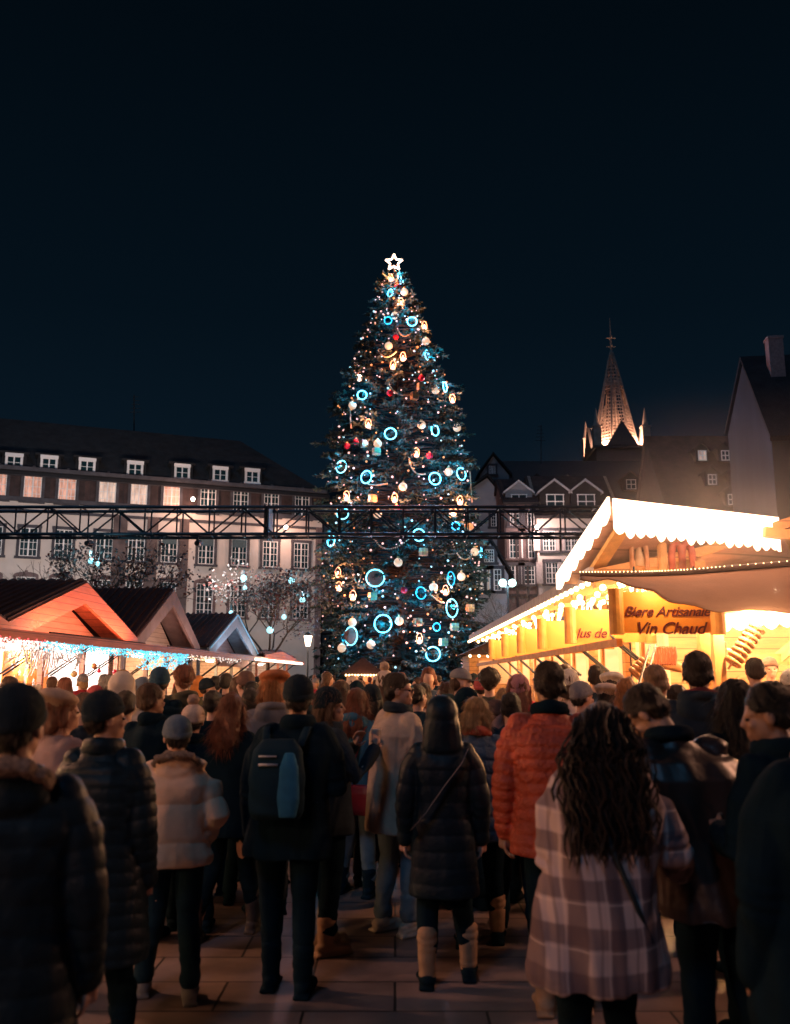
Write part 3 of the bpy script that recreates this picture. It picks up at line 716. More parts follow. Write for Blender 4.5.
# ================================================================ leafy trees in the square
def small_tree(name, label, x, Y, h, cr_w, leaf_n, lmat, lights=(), seed=1, z0=0, leaf=.16, spread=.55, levels=4, lcol=(.25, .9, 1), lbl='glowing ball', lw=16):
    t = thing(name, (x, Y, z0), label, 'tree'); rnd = random.Random(seed); br = MB(); lf = MB(); tips = []
    def grow(p, d, L_, r_, lev):
        q = p + d * L_; mid = p + d * L_ * .5 + Vector((rnd.gauss(0, .05), rnd.gauss(0, .05), 0)) * L_
        br.tube([p, mid, q], [r_, r_ * .85, r_ * .65], 5 if lev < 2 else 3)
        if lev >= levels: tips.append((q, d)); return
        if lev >= levels - 1: tips.append((mid, d))
        for i in range(rnd.choice((3, 3, 4)) if lev < 2 else rnd.choice((2, 3, 3))):
            e = (d + Vector((rnd.gauss(0, spread), rnd.gauss(0, spread), rnd.gauss(.1, spread * .6)))).normalized()
            grow(q, e, L_ * rnd.uniform(.6, .85), r_ * .6, lev + 1)
    hh = h * .34
    trunk = MB(); trunk.tube([(x, Y, z0), (x + .03, Y, z0 + hh * .5), (x, Y, z0 + hh)], [.14 * h / 7, .11 * h / 7, .09 * h / 7], 8); trunk.build('trunk', M_bark, t)
    for i in range(4):
        a = i * math.pi / 2 + rnd.uniform(-.4, .4); grow(Vector((x, Y, z0 + hh)), Vector((math.cos(a) * cr_w, math.sin(a) * cr_w, 1)).normalized(), h * .22, .06 * h / 7, 0)
    br.build('branches', M_bark, t)
    if leaf_n:
        for i in range(leaf_n):
            q, d = tips[rnd.randrange(len(tips))]; c = q + Vector((rnd.gauss(0, .22), rnd.gauss(0, .22), rnd.gauss(0, .2))); u = Vector((rnd.gauss(0, 1), rnd.gauss(0, 1), rnd.gauss(0, 1))).normalized(); v = u.cross(Vector((rnd.gauss(0, 1), rnd.gauss(0, 1), rnd.gauss(0, 1)))).normalized(); s_ = leaf * rnd.uniform(.6, 1.3); lf.cur = rnd.randrange(len(lmat))
            lf.add([c - u * s_ * .5, c + v * s_ * .35, c + u * s_ * .5, c - v * s_ * .35], [(0, 1, 2, 3)])
        lf.build('crown', lmat, t, fix=False)
    for px, py, rr in lights:
        p = at(px, py, Y - 1.2); o = thing('tree_light_ball', p, uniq2(lbl, px, py, name), 'light ball', 'light balls in the small trees')
        MB().ball(p, rr * .72, 12, 8).build('globe', emit('ice_ball', (.40, .90, 1.0), 1.6), o, True); MB().tube([p + Vector((0, 0, rr)), p + Vector((0, .2, rr + .5))], .012, 4).build('wire', M_steel, o)
        lamp('ball_light', p + Vector((0, -.05, rr + .1)), lw, (.35, .85, 1), o, .0)
    return t
def uniq2(base, px, py, nm):
    l = {(243.6, 578): 'icy light ball at the top left of the small leafy tree', (245, 588): 'small icy light ball just under the top left one in the leafy tree', (291.6, 580.6): 'icy light ball at the top right of the leafy tree', (302.5, 600): 'icy light ball at the right edge of the leafy tree, below the top right one',
         (284, 617): 'icy light ball low on the right half of the leafy tree', (270, 630): 'large lowest icy light ball in the leafy tree', (231, 613): 'icy light ball beside the apex of the blue edged gable', (91, 561): 'left one of two close icy lights in the tree above the orange gable', (98, 564): 'right one of two close icy lights in the tree above the orange gable'}
    return l.get((px, py), base)
M_leafg = [mat('grey_leaf', (.24, .24, .24), .8, var=.4), mat('brown_leaf', (.20, .17, .165), .8, var=.4), mat('grey_leaf', (.2, .2, .2)), mat('red_leaf', (.20, .07, .065), .8, var=.3)]
small_tree('lit_street_tree', 'small leafy tree hung with icy light balls before the civic building', at(268, 650, 46).x, 46, 7.6, .75, 2500, M_leafg, [(243.6, 578, .22), (245, 588, .15), (291.6, 580.6, .22), (302.5, 600, .2), (284, 617, .17), (270, 630, .24), (231, 613, .16)], 4)
small_tree('street_tree', 'small leafy tree rising behind the orange gable roof', at(106, 650, 40).x, 40, 8.2, .5, 1500, M_leafg, [(91, 561, .17), (98, 564, .15)], 9)
small_tree('bare_tree', 'bare twiggy tree at the left edge behind the stalls', at(-6, 650, 38).x, 38, 7.2, .8, 0, M_leafg, (), 12)
small_tree('lit_bare_tree', 'bare tree with light painted into its bark beside the cream house', at(533, 650, 50).x, 50, 7.0, .9, 0, M_leafg, (), 21, levels=5)
bpy.data.objects['lit_bare_tree'].children[1].data.materials[0] = mat('lit_bark', (.30, .26, .27), .9)  # bark made pale to stand for the whitish light on this tree

# lamps in the square
def street_lamp(px, py, Y, label, col, lantern=True):
    p = at(px, py, Y); o = thing('street_lamp', (p.x, Y, 0), label, 'street lamp')
    MB().tube([(p.x, Y, 0), (p.x, Y, .5), (p.x, Y, .55), (p.x, Y, p.z - .3)], [.12, .1, .05, .04], 10).build('pole', M_steel, o)
    if lantern:
        MB().tube([(p.x, Y, p.z - .25), (p.x, Y, p.z + .25)], [.11, .2], 6).build('lantern', emit('lantern_glass', (1, .75, .55), 5.0), o)
        MB().tube([(p.x, Y, p.z + .25), (p.x, Y, p.z + .45)], [.24, .05], 6).build('cap', M_steel, o)
    lamp('bulb', (p.x, Y - .35, p.z), 160, col, o, .15)
    return o
street_lamp(308, 641, 44, 'black street lamp with a bright lantern left of the tree', (1, .6, .4))
p = at(507.5, 583, 52); o = thing('twin_globe_lamp', (p.x, 52, 0), 'street lamp with twin white globes right of the tree', 'street lamp')
MB().tube([(p.x, 52, 0), (p.x, 52, p.z - .2)], [.09, .05], 8).build('pole', M_steel, o)
for dx in (-.28, .28):
    MB().ball((p.x + dx, 52, p.z), .23, 14, 10).build('globe', emit('white_globe', (.6, 1, .95), 3.5), o, True); MB().beam((p.x, 52, p.z - .25), (p.x + dx, 52, p.z - .2), .04).build('arm', M_steel, o)
lamp('bulb', (p.x, 51.6, p.z), 260, (.7, 1, .95), o, .2)
# ================================================================ market stalls, left row
W_red = wood('red_timber', (.52, .17, .09), 'Y', .16, rough=.55)
W_pale = wood('pale_boards', (.46, .36, .31), 'Y', .15)
W_orange = wood('orange_boards', (.55, .27, .10), 'Y', .15)
W_orangex = wood('honey_boards', (.58, .31, .12), 'X', .16)
W_beam = mat('honey_beam', (.55, .28, .10), .55, var=.25, scale=4, stretch=(1, .2, 1), bump=.1)
M_rib = mat('ribbed_sheet', (.040, .020, .020), .8, var=.3)
M_canvas = mat('tan_canvas', (.26, .13, .075), .85, var=.12, scale=2, bump=.15)
M_ledc = emit('cyan_led', (.10, .58, .80), 1.5); M_ledw = emit('white_led', (1.0, .85, .78), 1.3); M_ledr = emit('red_led', (1.0, .10, .12), 2.0)
M_bulb = emit('warm_bulb', (1.0, .66, .32), 9.0)
M_tinsel = mat('white_tinsel', (.8, .78, .8), .35, var=.1)
DL = Vector((.056, 1, 0)).normalized(); NL = Vector((DL.y, -DL.x, 0)); PL = Vector((-8.15, 18.2, 0))
def Lp(Yv, out=0.0, z=0.0):
    """point of the left row: distance Yv along the aisle, out metres towards the aisle"""
    p = PL + DL * ((Yv - PL.y) / DL.y) + NL * out; return Vector((p.x, p.y, z))
def left_stall(Ya, Yb, za, label, group, gb_mat, wall_m, glow, power, lamps=3, trim=None, in_m=None, ribs=True):
    Yc = (Ya + Yb) / 2; s = thing('market_stall', Lp(Yc), label, 'market stall', group)
    zf = 2.78
    # roof: two slopes, ridge running away from the aisle
    for side, Y0 in ((-1, Ya - .15), (1, Yb + .15)):
        r_ = MB(); a, b_ = Lp(Yc, .55, za + .12), Lp(Y0, .55, zf + .08); off = -NL * 5.2
        r_.slab([a, b_, b_ - Vector((0, 0, .07)), a - Vector((0, 0, .07))], off)
        if ribs:
            n = 22
            for i in range(n):
                p = a + off * ((i + .5) / n); q = b_ + off * ((i + .5) / n); r_.beam(p + Vector((0, 0, .03)), q + Vector((0, 0, .03)), .07, .05)
        r_.build('roof', M_rib, s)
    # barge boards
    for Y0 in (Ya - .2, Yb + .2):
        g_ = MB(); a, b_ = Lp(Yc, .50, za + .06), Lp(Y0, .50, zf); dn = Vector((0, 0, -.50)); g_.slab([a, b_, b_ + dn * .8, a + dn], NL * .09); g_.build('barge_board', gb_mat, s)
        if trim: t_ = MB(); t_.tube([a + NL * .14, b_ + NL * .14], .028, 6); t_.build('light_tube', trim, s)
        sf = MB(); sf.slab([a + dn * .15 - NL * .01, b_ + dn * .15 - NL * .01, b_ + dn * .2 - NL * .01, a + dn * .2 - NL * .01], -NL * .8); sf.build('soffit', gb_mat, s)
    g_ = MB(); g_.slab([Lp(Ya, -.25, zf - .3), Lp(Yb, -.25, zf - .3), Lp(Yc, -.25, za - .1)], -NL * .06); g_.build('gable_wall', wall_m, s)
    # body
    b_ = MB()
    b_.slab([Lp(Ya + .05, -2.6, 0), Lp(Yb - .05, -2.6, 0), Lp(Yb - .05, -2.6, zf), Lp(Ya + .05, -2.6, zf)], -NL * .08)
    b_.build('back_wall', in_m or W_pale, s)
    for Y0 in (Ya + .02, Yb - .1):
        b_ = MB(); b_.slab([Lp(Y0, -2.58, 0), Lp(Y0, -.1, 0), Lp(Y0, -.1, zf - .35), Lp(Y0, -2.58, zf - .35)], DL * .07); b_.build('side_wall', in_m or W_pale, s)
    b_ = MB(); b_.slab([Lp(Ya, .2, .95), Lp(Yb, .2, .95), Lp(Yb, -.6, .95), Lp(Ya, -.6, .95)], (0, 0, .06)); b_.slab([Lp(Ya, .1, 0), Lp(Yb, .1, 0), Lp(Yb, .1, .95), Lp(Ya, .1, .95)], -NL * .06); b_.build('counter', W_orange, s)
    c = MB(); c.slab([Lp(Ya, -2.6, zf - .32), Lp(Yb, -2.6, zf - .32), Lp(Yb, .4, zf - .32), Lp(Ya, .4, zf - .32)], (0, 0, .05)); c.build('ceiling', in_m or W_pale, s)
    for i in range(4):
        Y0 = Ya + .1 + (Yb - Ya - .2) * i / 3; MB().box(Lp(Y0, .12, (zf - .3) / 2), (.11, .11, zf - .3), -.056).build('post', gb_mat, s)
    for i in range(3):
        Y0 = Ya + .5 + (Yb - Ya - .4) * i / 3
        for k in (0, .22): MB().tube([Lp(Y0 + k, .1, 1.75), Lp(Y0 + k + .55, .85, 2.42)], [.022, .014], 6).build('gas_strut', M_steel, s)
    for i in range(lamps):
        Y0 = Ya + (Yb - Ya) * (i + .5) / lamps
        MB().beam(Lp(Y0 - .5, -1.0, zf - .38), Lp(Y0 + .5, -1.0, zf - .38), .09, .05).build('ceiling_light', emit('tube_light', (1, .9, .8), 6), s)
        lamp('stall_light', Lp(Y0, -.9, zf - .55), power, glow, s, .25)
    return s
WHT = (1.0, .84, .76); WRM = (1.0, .56, .26)
W_in = wood('white_boards', (.66, .60, .58), 'Y', .18)
left_stall(-3.0, 8.2, 4.0, 'market hut nearest the viewer in the left row', 'huts of the left row', W_red, W_pale, WRM, 300, 3)
left_stall(8.3, 17.6, 4.0, 'second market hut of the left row, at the edge of the picture', 'huts of the left row', W_red, W_pale, WRM, 300, 3)
def gp(px, py):
    p = on_plane(px, py, Lp(18, .58), NL); return p.y, p.z
def span(apx, apy, fpx, fpy):
    Ya, za = gp(apx, apy); Yf, zf_ = gp(fpx, fpy); return Ya - (Yf - Ya), Yf, za - .06
a1, b1, z1_ = span(88, 583, 138, 640); a2, b2_, z2_ = span(175, 590, 200, 647); a3, b3_, z3_ = span(237, 615, 257, 652)
print('huts', a1, b1, z1_, a2, b2_, z2_, a3, b3_, z3_)
S1 = left_stall(a1 + .15, b1 - .2, z1_, 'market hut with glowing orange red gable and dark ribbed roof', 'huts of the left row', W_red, wood('salmon_boards', (.52, .26, .19), 'Y', .16), WHT, 320, 3, in_m=W_in)
S2 = left_stall(max(a2, b1) + .1, b2_ - .2, z2_, 'market hut with steep grey trimmed gable, between the orange one and the blue lit one', 'huts of the left row', mat('grey_barge', (.26, .19, .18), .7, var=.2, scale=3), W_pale, (1, .62, .34), 260, 2)
S3 = left_stall(a3 + .2, b3_ - .2, z3_, 'market hut whose gable is edged with blue lights', 'huts of the left row', mat('blue_barge', (.25, .30, .33), .7, var=.2), wood('brown_boards', (.26, .12, .10), 'Y', .15), (1, .60, .30), 260, 2, trim=emit('ice_tube', (.25, .6, .85), .4))
S4 = left_stall(43.5, 52, 3.0, 'low farthest hut of the left row, with a bright strip light under its eave', 'huts of the left row', W_red, W_pale, (1, .75, .55), 130, 2)
def gable_bar(Ya, Yb, e, col, label):  # unseen bars, added to brighten the gable fronts
    Yc = (Ya + Yb) / 2; p = Lp(Yc, 1.12, 2.63); o = thing('fill_bar', p, label, 'light bar', 'added light bars on the left eave')
    MB().beam(Lp(Ya, 1.06, 2.62), Lp(Yb, 1.06, 2.62), .04, .03).build('housing', M_rib, o)
    l = lamp('beam', Lp(Yc, 1.12, 2.69), e, col, o, kind='AREA', size=(Yb - Ya, .06)); q = (Lp(Yc, .1, 3.35) - Lp(Yc, 1.12, 2.69)).normalized()
    z_ = -q; x_ = DL.copy(); y_ = z_.cross(x_); l.rotation_euler = Matrix((x_, y_, z_)).transposed().to_euler()
gable_bar(a1 + .8, b1 - .8, 135, (1, .33, .19), 'added light bar washing the orange gable from the eave'); gable_bar(a2 + 1.2, b2_ - 1.0, 26, (1, .62, .52), 'added light bar under the steep grey trimmed gable'); gable_bar(a3 + 1.2, b3_ - 1.2, 40, (.45, .7, 1), 'added light bar under the blue edged gable')
# continuous eave board with strings of light
o = thing('eave_canopy', Lp(25), 'long wooden eave board running along the left row of huts', 'canopy')
b_ = MB(); b_.slab([Lp(-3, .45, 2.62), Lp(52, .45, 2.62), Lp(52, 1.05, 2.50), Lp(-3, 1.05, 2.50)], (0, 0, .05)); b_.build('canopy_board', W_red, o)
b_ = MB(); b_.slab([Lp(-3, 1.05, 2.42), Lp(52, 1.05, 2.42), Lp(52, 1.05, 2.60), Lp(-3, 1.05, 2.60)], NL * .05); b_.build('fascia', W_red, o)
rnd = random.Random(3)
def led_fringe(name, Y0, Y1, n, drop, m, label, r=.016, out=1.0, zt=2.43):
    mb = MB()
    for i in range(n):
        Yv = rnd.uniform(Y0, Y1); mb.ball(Lp(Yv, out + rnd.uniform(-.1, .12), zt - rnd.random() ** 1.6 * drop), r * rnd.uniform(.7, 1.5), 6, 4)
    w_ = MB()
    o = thing(name, Lp((Y0 + Y1) / 2, out, 0), label, 'string lights', 'light curtains of the left row')
    mb.build('bulbs', m, o)
    k = int((Y1 - Y0) / .35)
    for i in range(k): Yv = Y0 + (Y1 - Y0) * i / k; w_.tube([Lp(Yv, out, zt + .02), Lp(Yv, out, zt - drop * (.3 + .7 * ((i * 7) % 5) / 4))], .004, 3)
    w_.tube([Lp(Y0, out, zt), Lp(Y1, out, zt)], .006, 3); w_.build('wires', M_steel, o)
led_fringe('light_curtain', 18.3, 25.0, 520, .20, M_ledc, 'thin fringe of icy lights above the white lit stall front', .015)
led_fringe('light_curtain', 24.4, 28.7, 560, .50, M_ledc, 'dense cyan light curtain hanging between the orange gabled hut and the next', .017)
led_fringe('light_curtain', 16.5, 19.6, 260, .25, M_ledw, 'white sparkling light curtain over the orange star panels', .014)
led_fringe('light_curtain', 28.8, 36, 160, .16, M_ledw, 'sparse warm white lights under the eave of the steep gabled hut', .014)
mb = MB()
for i in range(36): mb.ball(Lp(14 + 4.4 * i / 36 + .1, 1.14, 2.40 + .05 * math.sin(i * 2.1)), .017, 6, 4)
o = thing('red_light_string', Lp(17, 1, 0), 'string of red lights on the eave above the star panels', 'string lights'); mb.build('bulbs', M_ledr, o)
o = thing('strip_light', Lp(45, 1.1, 0), 'long white strip light at the far end of the left eave', 'strip light'); MB().beam(Lp(38.5, 1.14, 2.48), Lp(51, 1.14, 2.48), .05, .09).build('tube', emit('strip_glow', (1, .86, .72), 6), o)
for Y0 in (41, 48): lamp('strip_lamp', Lp(Y0, 1.35, 2.35), 90, (1, .8, .6), o, .3)
# star panels hanging at the front of the white lit stall
def star_panel(px0, px1, py0, py1, label, seed):
    Pn = Lp(18.2, -.9); c = [on_plane(px, py, Pn, NL) for px, py in ((px0, py0), (px1, py0), (px1, py1), (px0, py1))]
    c[2] = Vector((c[1].x, c[1].y, 1.3)); c[3] = Vector((c[0].x, c[0].y, 1.3))
    o = thing('star_banner', (c[3] + c[2]) / 2, label, 'banner', 'star banners in the white lit stall')
    MB().slab(c, -NL * .02).build('cloth', mat('orange_cloth', (.80, .32, .06), .8, var=.2), o)
    m_ = MB(); r2 = random.Random(seed); u = (c[1] - c[0]); W_ = u.length; u.normalize()
    for i in range(6):
        q = c[0] + u * (W_ * (.2 + .6 * ((i * .62) % 1))) + Vector((0, 0, -.12 - .13 * i)) + NL * .02; r_ = r2.uniform(.06, .12)
        m_.slab([q + u * (math.sin(math.pi * k / 5) * (r_ if k % 2 == 0 else r_ * .42)) + Vector((0, 0, math.cos(math.pi * k / 5) * (r_ if k % 2 == 0 else r_ * .42))) for k in range(10)], NL * .015)
    m_.build('stars', M_tinsel, o)
star_panel(4, 26, 651, 700, 'orange cloth with white stars, left one of the pair in the white lit stall', 1)
star_panel(29, 50, 651, 700, 'orange cloth with white stars, right one of the pair in the white lit stall', 2)
# tinsel swags and hanging baubles
mb = MB()
for i in range(46):
    Y0 = rnd.uniform(18.2, 21.5); L_ = rnd.uniform(.25, .7); a = Lp(Y0, .7, 2.4); q = Lp(Y0 + rnd.uniform(-.8, .8), .6, 2.4 - L_)
    mb.tube([a, a.lerp(q, .5) - Vector((0, 0, .12)), q], [.02, .014, .008], 4)
tag(mb.build('tinsel_garland', M_tinsel), 'white shredded tinsel hanging over the star panels', 'tinsel')
def bauble(px, py, r_, m, label, nl=.5):
    p = on_plane(px, py, Lp(18, nl), NL); o = thing('hanging_bauble', p, label, 'bauble', 'baubles hanging in the left stall')
    MB().ball(p, r_, 14, 10).build('ball', m, o, True); MB().tube([p + Vector((0, 0, r_)), (p.x, p.y, 2.42)], .006, 4).build('thread', M_steel, o)
M_copper = mat('copper_bauble', (.60, .25, .10), .25, metal=.5)
bauble(83, 689, .10, M_copper, 'copper coloured bauble hanging low in the white lit stall')
bauble(94, 666, .07, M_copper, 'small copper bauble hanging high in the white lit stall')
bauble(74, 674, .08, M_gold, 'gold bauble hanging left of the copper ones in the white stall')
bauble(99, 671, .05, M_red, 'tiny red bauble right of the copper one in the white stall')
bauble(60, 690, .08, M_gold, 'gold bauble beside the right star panel')
bauble(115, 672, .06, M_red, 'small red bauble under the start of the cyan curtain')
# sign of the pancake hut
def sign_board(px0, px1, py0, py1, Pn, nrm, lines, label, bm, tm, th=.04, shear=.25):
    a, b_, c, d = [on_plane(px, py, Pn, nrm) for px, py in ((px0, py0), (px1, py0), (px1, py1), (px0, py1))]
    z1, z0 = (a.z + b_.z) / 2, (c.z + d.z) / 2; u = Vector((b_.x - a.x, b_.y - a.y, 0)); W_ = u.length; u.normalize()
    A = Vector((a.x, a.y, z0)); o = thing('shop_sign', A + u * W_ / 2, label, 'sign')
    MB().slab([A, A + u * W_, A + u * W_ + Vector((0, 0, z1 - z0)), A + Vector((0, 0, z1 - z0))], -nrm * th).build('board', bm, o)
    for i, (tx, sz) in enumerate(lines):
        zc_ = z0 + (z1 - z0) * (1 - (i + .5) / len(lines)); M = Matrix.Translation(A + u * W_ / 2 + Vector((0, 0, zc_ - A.z)) + nrm * .012)
        Rm = Matrix((u, Vector((0, 0, 1)), nrm)).transposed().to_4x4(); text_mesh('lettering', tx, sz, tm, o, M @ Rm, .006, shear)
    return o
sign_board(217, 249, 655, 667, Lp(38, .35), NL, [('Crêpes Maison', .46)], 'pinkish wooden sign reading Crêpes Maison under the far left eave', mat('pink_board', (.55, .33, .27), .7), mat('red_letter', (.45, .05, .03), .5))
# goods: shelves of yellow and red parcels
for k, (Ya, Yb, lb) in enumerate(((27.3, 32.9, 'steep gabled hut'), (34.8, 42.8, 'blue edged hut'))):
    for j in range(10):
        Y0 = Ya + (Yb - Ya) * (j + .5) / 10; cmat = [M_gold, M_red, mat('yellow_box', (.8, .5, .08), .5), mat('green_box', (.08, .25, .12), .5)][(j + k) % 4]
        word = ['gold', 'red', 'yellow', 'green'][(j + k) % 4]; m_ = MB(); h_ = .3 + .12 * ((j * 3) % 4); m_.box(Lp(Y0, -2.35, 1.72 + h_ / 2), (.3, .36, h_), -.056); m_.tube([Lp(Y0, -2.35, 1.72 + h_), Lp(Y0, -2.35, 1.76 + h_)], [.12, .05], 8)
        tag(m_.build('gift_box', cmat), f'{word} boxed sweets on the back shelf of the {lb}', 'box', f'boxed sweets in the {lb}')
    o = MB().slab([Lp(Ya, -2.55, 1.68), Lp(Yb, -2.55, 1.68), Lp(Yb, -2.1, 1.68), Lp(Ya, -2.1, 1.68)], (0, 0, .035)).build('wall_shelf', W_orange); tag(o, f'back wall shelf inside the {lb}', 'shelf')

# ================================================================ right row
XR = 2.42; ZE = 3.0; Y0R, Y1R = 10.9, 29.0
s = thing('mulled_wine_stall', (4.5, Y0R, 0), 'brightly lit honey coloured wooden drinks stall along the right side of the aisle', 'market stall')
MB().slab([(XR, Y0R, ZE), (3.75, Y0R, ZE + .28), (5.6, Y0R, 3.9), (5.6, Y0R, 3.78), (3.75, Y0R, ZE + .16), (XR, Y0R, ZE - .10)], (0, Y1R - Y0R, 0)).build('roof', W_orange, s)
MB().slab([(5.6, Y0R, 3.9), (8.8, Y0R, ZE), (8.8, Y0R, ZE - .1), (5.6, Y0R, 3.78)], (0, Y1R - Y0R, 0)).build('roof', W_orange, s)
MB().box((XR - .03, (Y0R + Y1R) / 2, ZE - .06), (.06, Y1R - Y0R, .18)).build('eave_board', mat('grey_eave', (.35, .30, .30), .6), s)
MB().box((XR + .2, (Y0R + Y1R) / 2 - .2, 2.11), (.07, Y1R - Y0R + .2, .09)).build('lower_beam', mat('lower_beam_amber', (.60, .26, .06), .6), s)
MB().box((3.8, Y1R / 2 + Y0R / 2 + 2, 1.4), (.08, Y1R - Y0R - 4, 2.8)).build('aisle_wall', W_orange, s)
for i in range(7):
    y = 12.2 + i * 2.6
    MB().box((3.72, y + 1.0, 1.75), (.06, 1.5, 1.1)).build('hatch_window', emit('hatch_glow', (1.0, .55, .22), 1.1, True), s)
    for k in (0, .18): MB().tube([(3.6, y + .3 + k, 1.75), (2.75, y + .9 + k, 2.6)], [.022, .014], 6).build('gas_strut', M_steel, s)
for i in range(13):
    y = Y0R + .1 + i * 1.38; MB().beam((XR, y, ZE - .14), (3.75, y, ZE + .1), .10, .16).build('rafter', W_beam, s)
for i in range(8):
    y = Y0R + i * 2.6; MB().box((3.7, y, 1.55), (.12, .12, 3.1)).build('post', W_beam, s)
# serving room at the near end
MB().box((6.6, 14.6, 1.5), (5.6, .08, 3.0)).build('back_wall', wood('honey_back', (.62, .36, .15), 'X', .18), s)
MB().box((6.3, 12.9, 2.98), (5.0, 3.3, .05)).build('ceiling', W_orangex, s)
MB().box((6.2, 11.2, 1.02), (4.8, .7, .07)).build('counter_top', W_orangex, s)
MB().box((6.2, 11.45, .5), (4.8, .06, .98)).build('counter_front', W_orangex, s)
for x in (3.9, 8.7): MB().box((x, 11.0, 1.5), (.13, .13, 3.0)).build('post', W_beam, s)
MB().beam((4.2, 12.6, 2.15), (5.1, 12.2, 1.75), .08, .16).build('brace', W_beam, s)
MB().beam((4.95, 12.6, 1.7), (5.5, 12.2, 2.25), .07, .14).build('brace', W_beam, s)
MB().box((5.9, 12.4, 1.95), (2.6, .10, .14)).build('rail', W_beam, s)
for k in (0, .10): MB().tube([at(650 + 60 * k, 645, 10.9), at(638 + 50 * k + 0, 688, 10.5)], [.014, .018], 6).build('gas_strut', M_steel, s)
for i, (x, y, e) in enumerate(((4.6, 12.2, 260), (6.0, 12.2, 300), (7.6, 12.2, 260))): lamp('stall_light', (x, y, 2.62), e, (1, .60, .30), s, .0)
for i in range(7): lamp('canopy_light', (3.05, 11.2 + i * 2.7, 2.72), 180, (1, .50, .22), s, .0)
# bulbs along rafters and eave
mb = MB()
for i in range(13):
    y = Y0R + .02 + i * 1.38
    for k in range(6): x = XR + .1 + k * .24; mb.ball((x, y - .02, ZE - .24 + (x - XR) * .18), .042, 8, 6)
for i in range(52): mb.ball((XR - .08, Y0R + i * .35, ZE - .17), .036, 8, 6)
o = thing('bulb_string', (XR, 18, 0), 'rows of round warm bulbs under the eave of the drinks stall', 'string lights'); mb.build('bulbs', M_bulb, o)
# hanging signs
def hang_sign(y, label, lines, x1=3.70, z0=2.20, z1=2.66):
    o = thing('hanging_sign', ((XR + x1) / 2, y, z0), label, 'sign', 'scroll signs of the drinks stall')
    MB().box(((XR + x1) / 2, y, (z0 + z1) / 2), (x1 - XR - .16, .05, z1 - z0)).build('board', mat('amber_board', (.85, .33, .05), .5, var=.12, scale=2), o)
    for x, k in ((XR + .07, 0), (x1 - .07, 1)):
        MB().tube([(x, y - .03, z0 - .02), (x, y - .03, z1 + .03)], .085, 14).build('scroll_end', mat('amber_scroll', (.72, .36, .09), .5), o)
    for x in (XR + .3, x1 - .3): MB().tube([(x, y, z1), (x, y, ZE - .05)], .012, 5).build('chain', M_steel, o)
    for i, (tx, sz, dx, dz) in enumerate(lines):
        M = Matrix.Translation(Vector(((XR + x1) / 2 + dx, y - .035, (z0 + z1) / 2 + dz))) @ Matrix.Rotation(math.pi / 2, 4, 'X'); text_mesh('lettering', tx, sz, mat('maroon_letter', (.10, .008, .014), .6), o, M, .006, .35, .95)
    mb = MB()
    for i in range(9): mb.ball((XR + .12 + i * (x1 - XR - .24) / 8, y - .06, z1 + .09), .036, 8, 6); mb.tube([(XR + .12 + i * (x1 - XR - .24) / 8, y - .06, z1 + .09), (XR + .12 + i * (x1 - XR - .24) / 8, y - .02, z1)], .01, 4)
    mb.build('bulb_row', M_bulb, o)
    lamp('sign_light', ((XR + x1) / 2 - .1, y - .32, z1 + .06), 20 if y < 11 else 15, (1, .60, .28), o, .0)
hang_sign(10.2, 'amber scroll sign reading Biere Artisanale Vin Chaud', [('Biere Artisanale', .158, .0, at(660, 612, 10.2).z - 2.43), ('Vin Chaud', .195, .02, at(660, 629, 10.2).z - 2.43)])
hang_sign(12.9, 'second amber scroll sign, with Jus de partly hidden behind the beer sign', [('Jus de', .19, -.28, -.11)])
for i, (y, w_) in enumerate(((15.4, 'third'), (18.0, 'fourth'), (20.6, 'fifth'), (23.4, 'sixth'))):
    hang_sign(y, f'{w_} amber scroll sign from the viewer under the drinks stall eave', [])
# raised front roof flap: planked soffit with lit scalloped valance
A_, B_ = at(612, 508, 10.0), at(776, 526, 11.0); C_, D_ = at(560, 584, 11.6), at(812, 588, 12.4)
o = thing('raised_roof_gable', (A_ + C_) / 2, 'plank lined roof gable edged with a dazzling scalloped light valance', 'roof')
MB().slab([A_, B_, D_, C_], (0, .12, .10)).build('soffit', wood('rose_planks', (.42, .24, .17), 'X', .24, .5), o)
MB().beam(at(628, 520, 10.15), at(588, 582, 11.4), .16, .06).build('rafter', mat('amber_rafter', (.62, .33, .10), .5), o)
def valance(P, Q, h_, n, m, name, sc=.25):
    v_ = []; u = Q - P
    for i in range(n * 4 + 1):
        t_ = i / (n * 4); v_.append(P + u * t_ - Vector((0, 0, h_ * (1 - sc) + h_ * sc * abs(math.sin(math.pi * n * t_)) * (.7 + .6 * ((int(n * t_) * 37) % 10) / 10))))
    mb = MB(); nn = u.cross(Vector((0, 0, 1))).normalized() * .03
    for i in range(n * 4):
        p0, p1 = P + u * (i / (n * 4)), P + u * ((i + 1) / (n * 4)); mb.slab([p0, p1, v_[i + 1], v_[i]], nn)
    mb.build(name, m, o)
M_val = emit('valance_glow', (1.0, .72, .50), 3.6, True)
up = Vector((0, -.03, .10))
valance(A_ + up, B_ + up, .43, 17, M_val, 'valance', .2); valance(C_ + Vector((-.03, -.05, .12)), A_ + Vector((-.03, -.04, .12)), .26, 7, M_val, 'valance', .25)
MB().slab([B_ + up, B_ + up + Vector((.15, .5, 0)), B_ + up + Vector((.15, .5, -.3)), B_ + up + Vector((.02, .05, -.42))], (.03, 0, 0)).build('valance_return', M_val, o)
for t_ in (.15, .5, .85): p = (A_ + up).lerp(B_ + up, t_); lamp('valance_light', p + Vector((0, -.35, .02)), 30, (1, .50, .28), o, .2)
mb = MB(); mb.beam(at(764, 532, 10.8), at(830, 540, 10.8), .10, .12); mb.build('side_beam', W_beam, o)
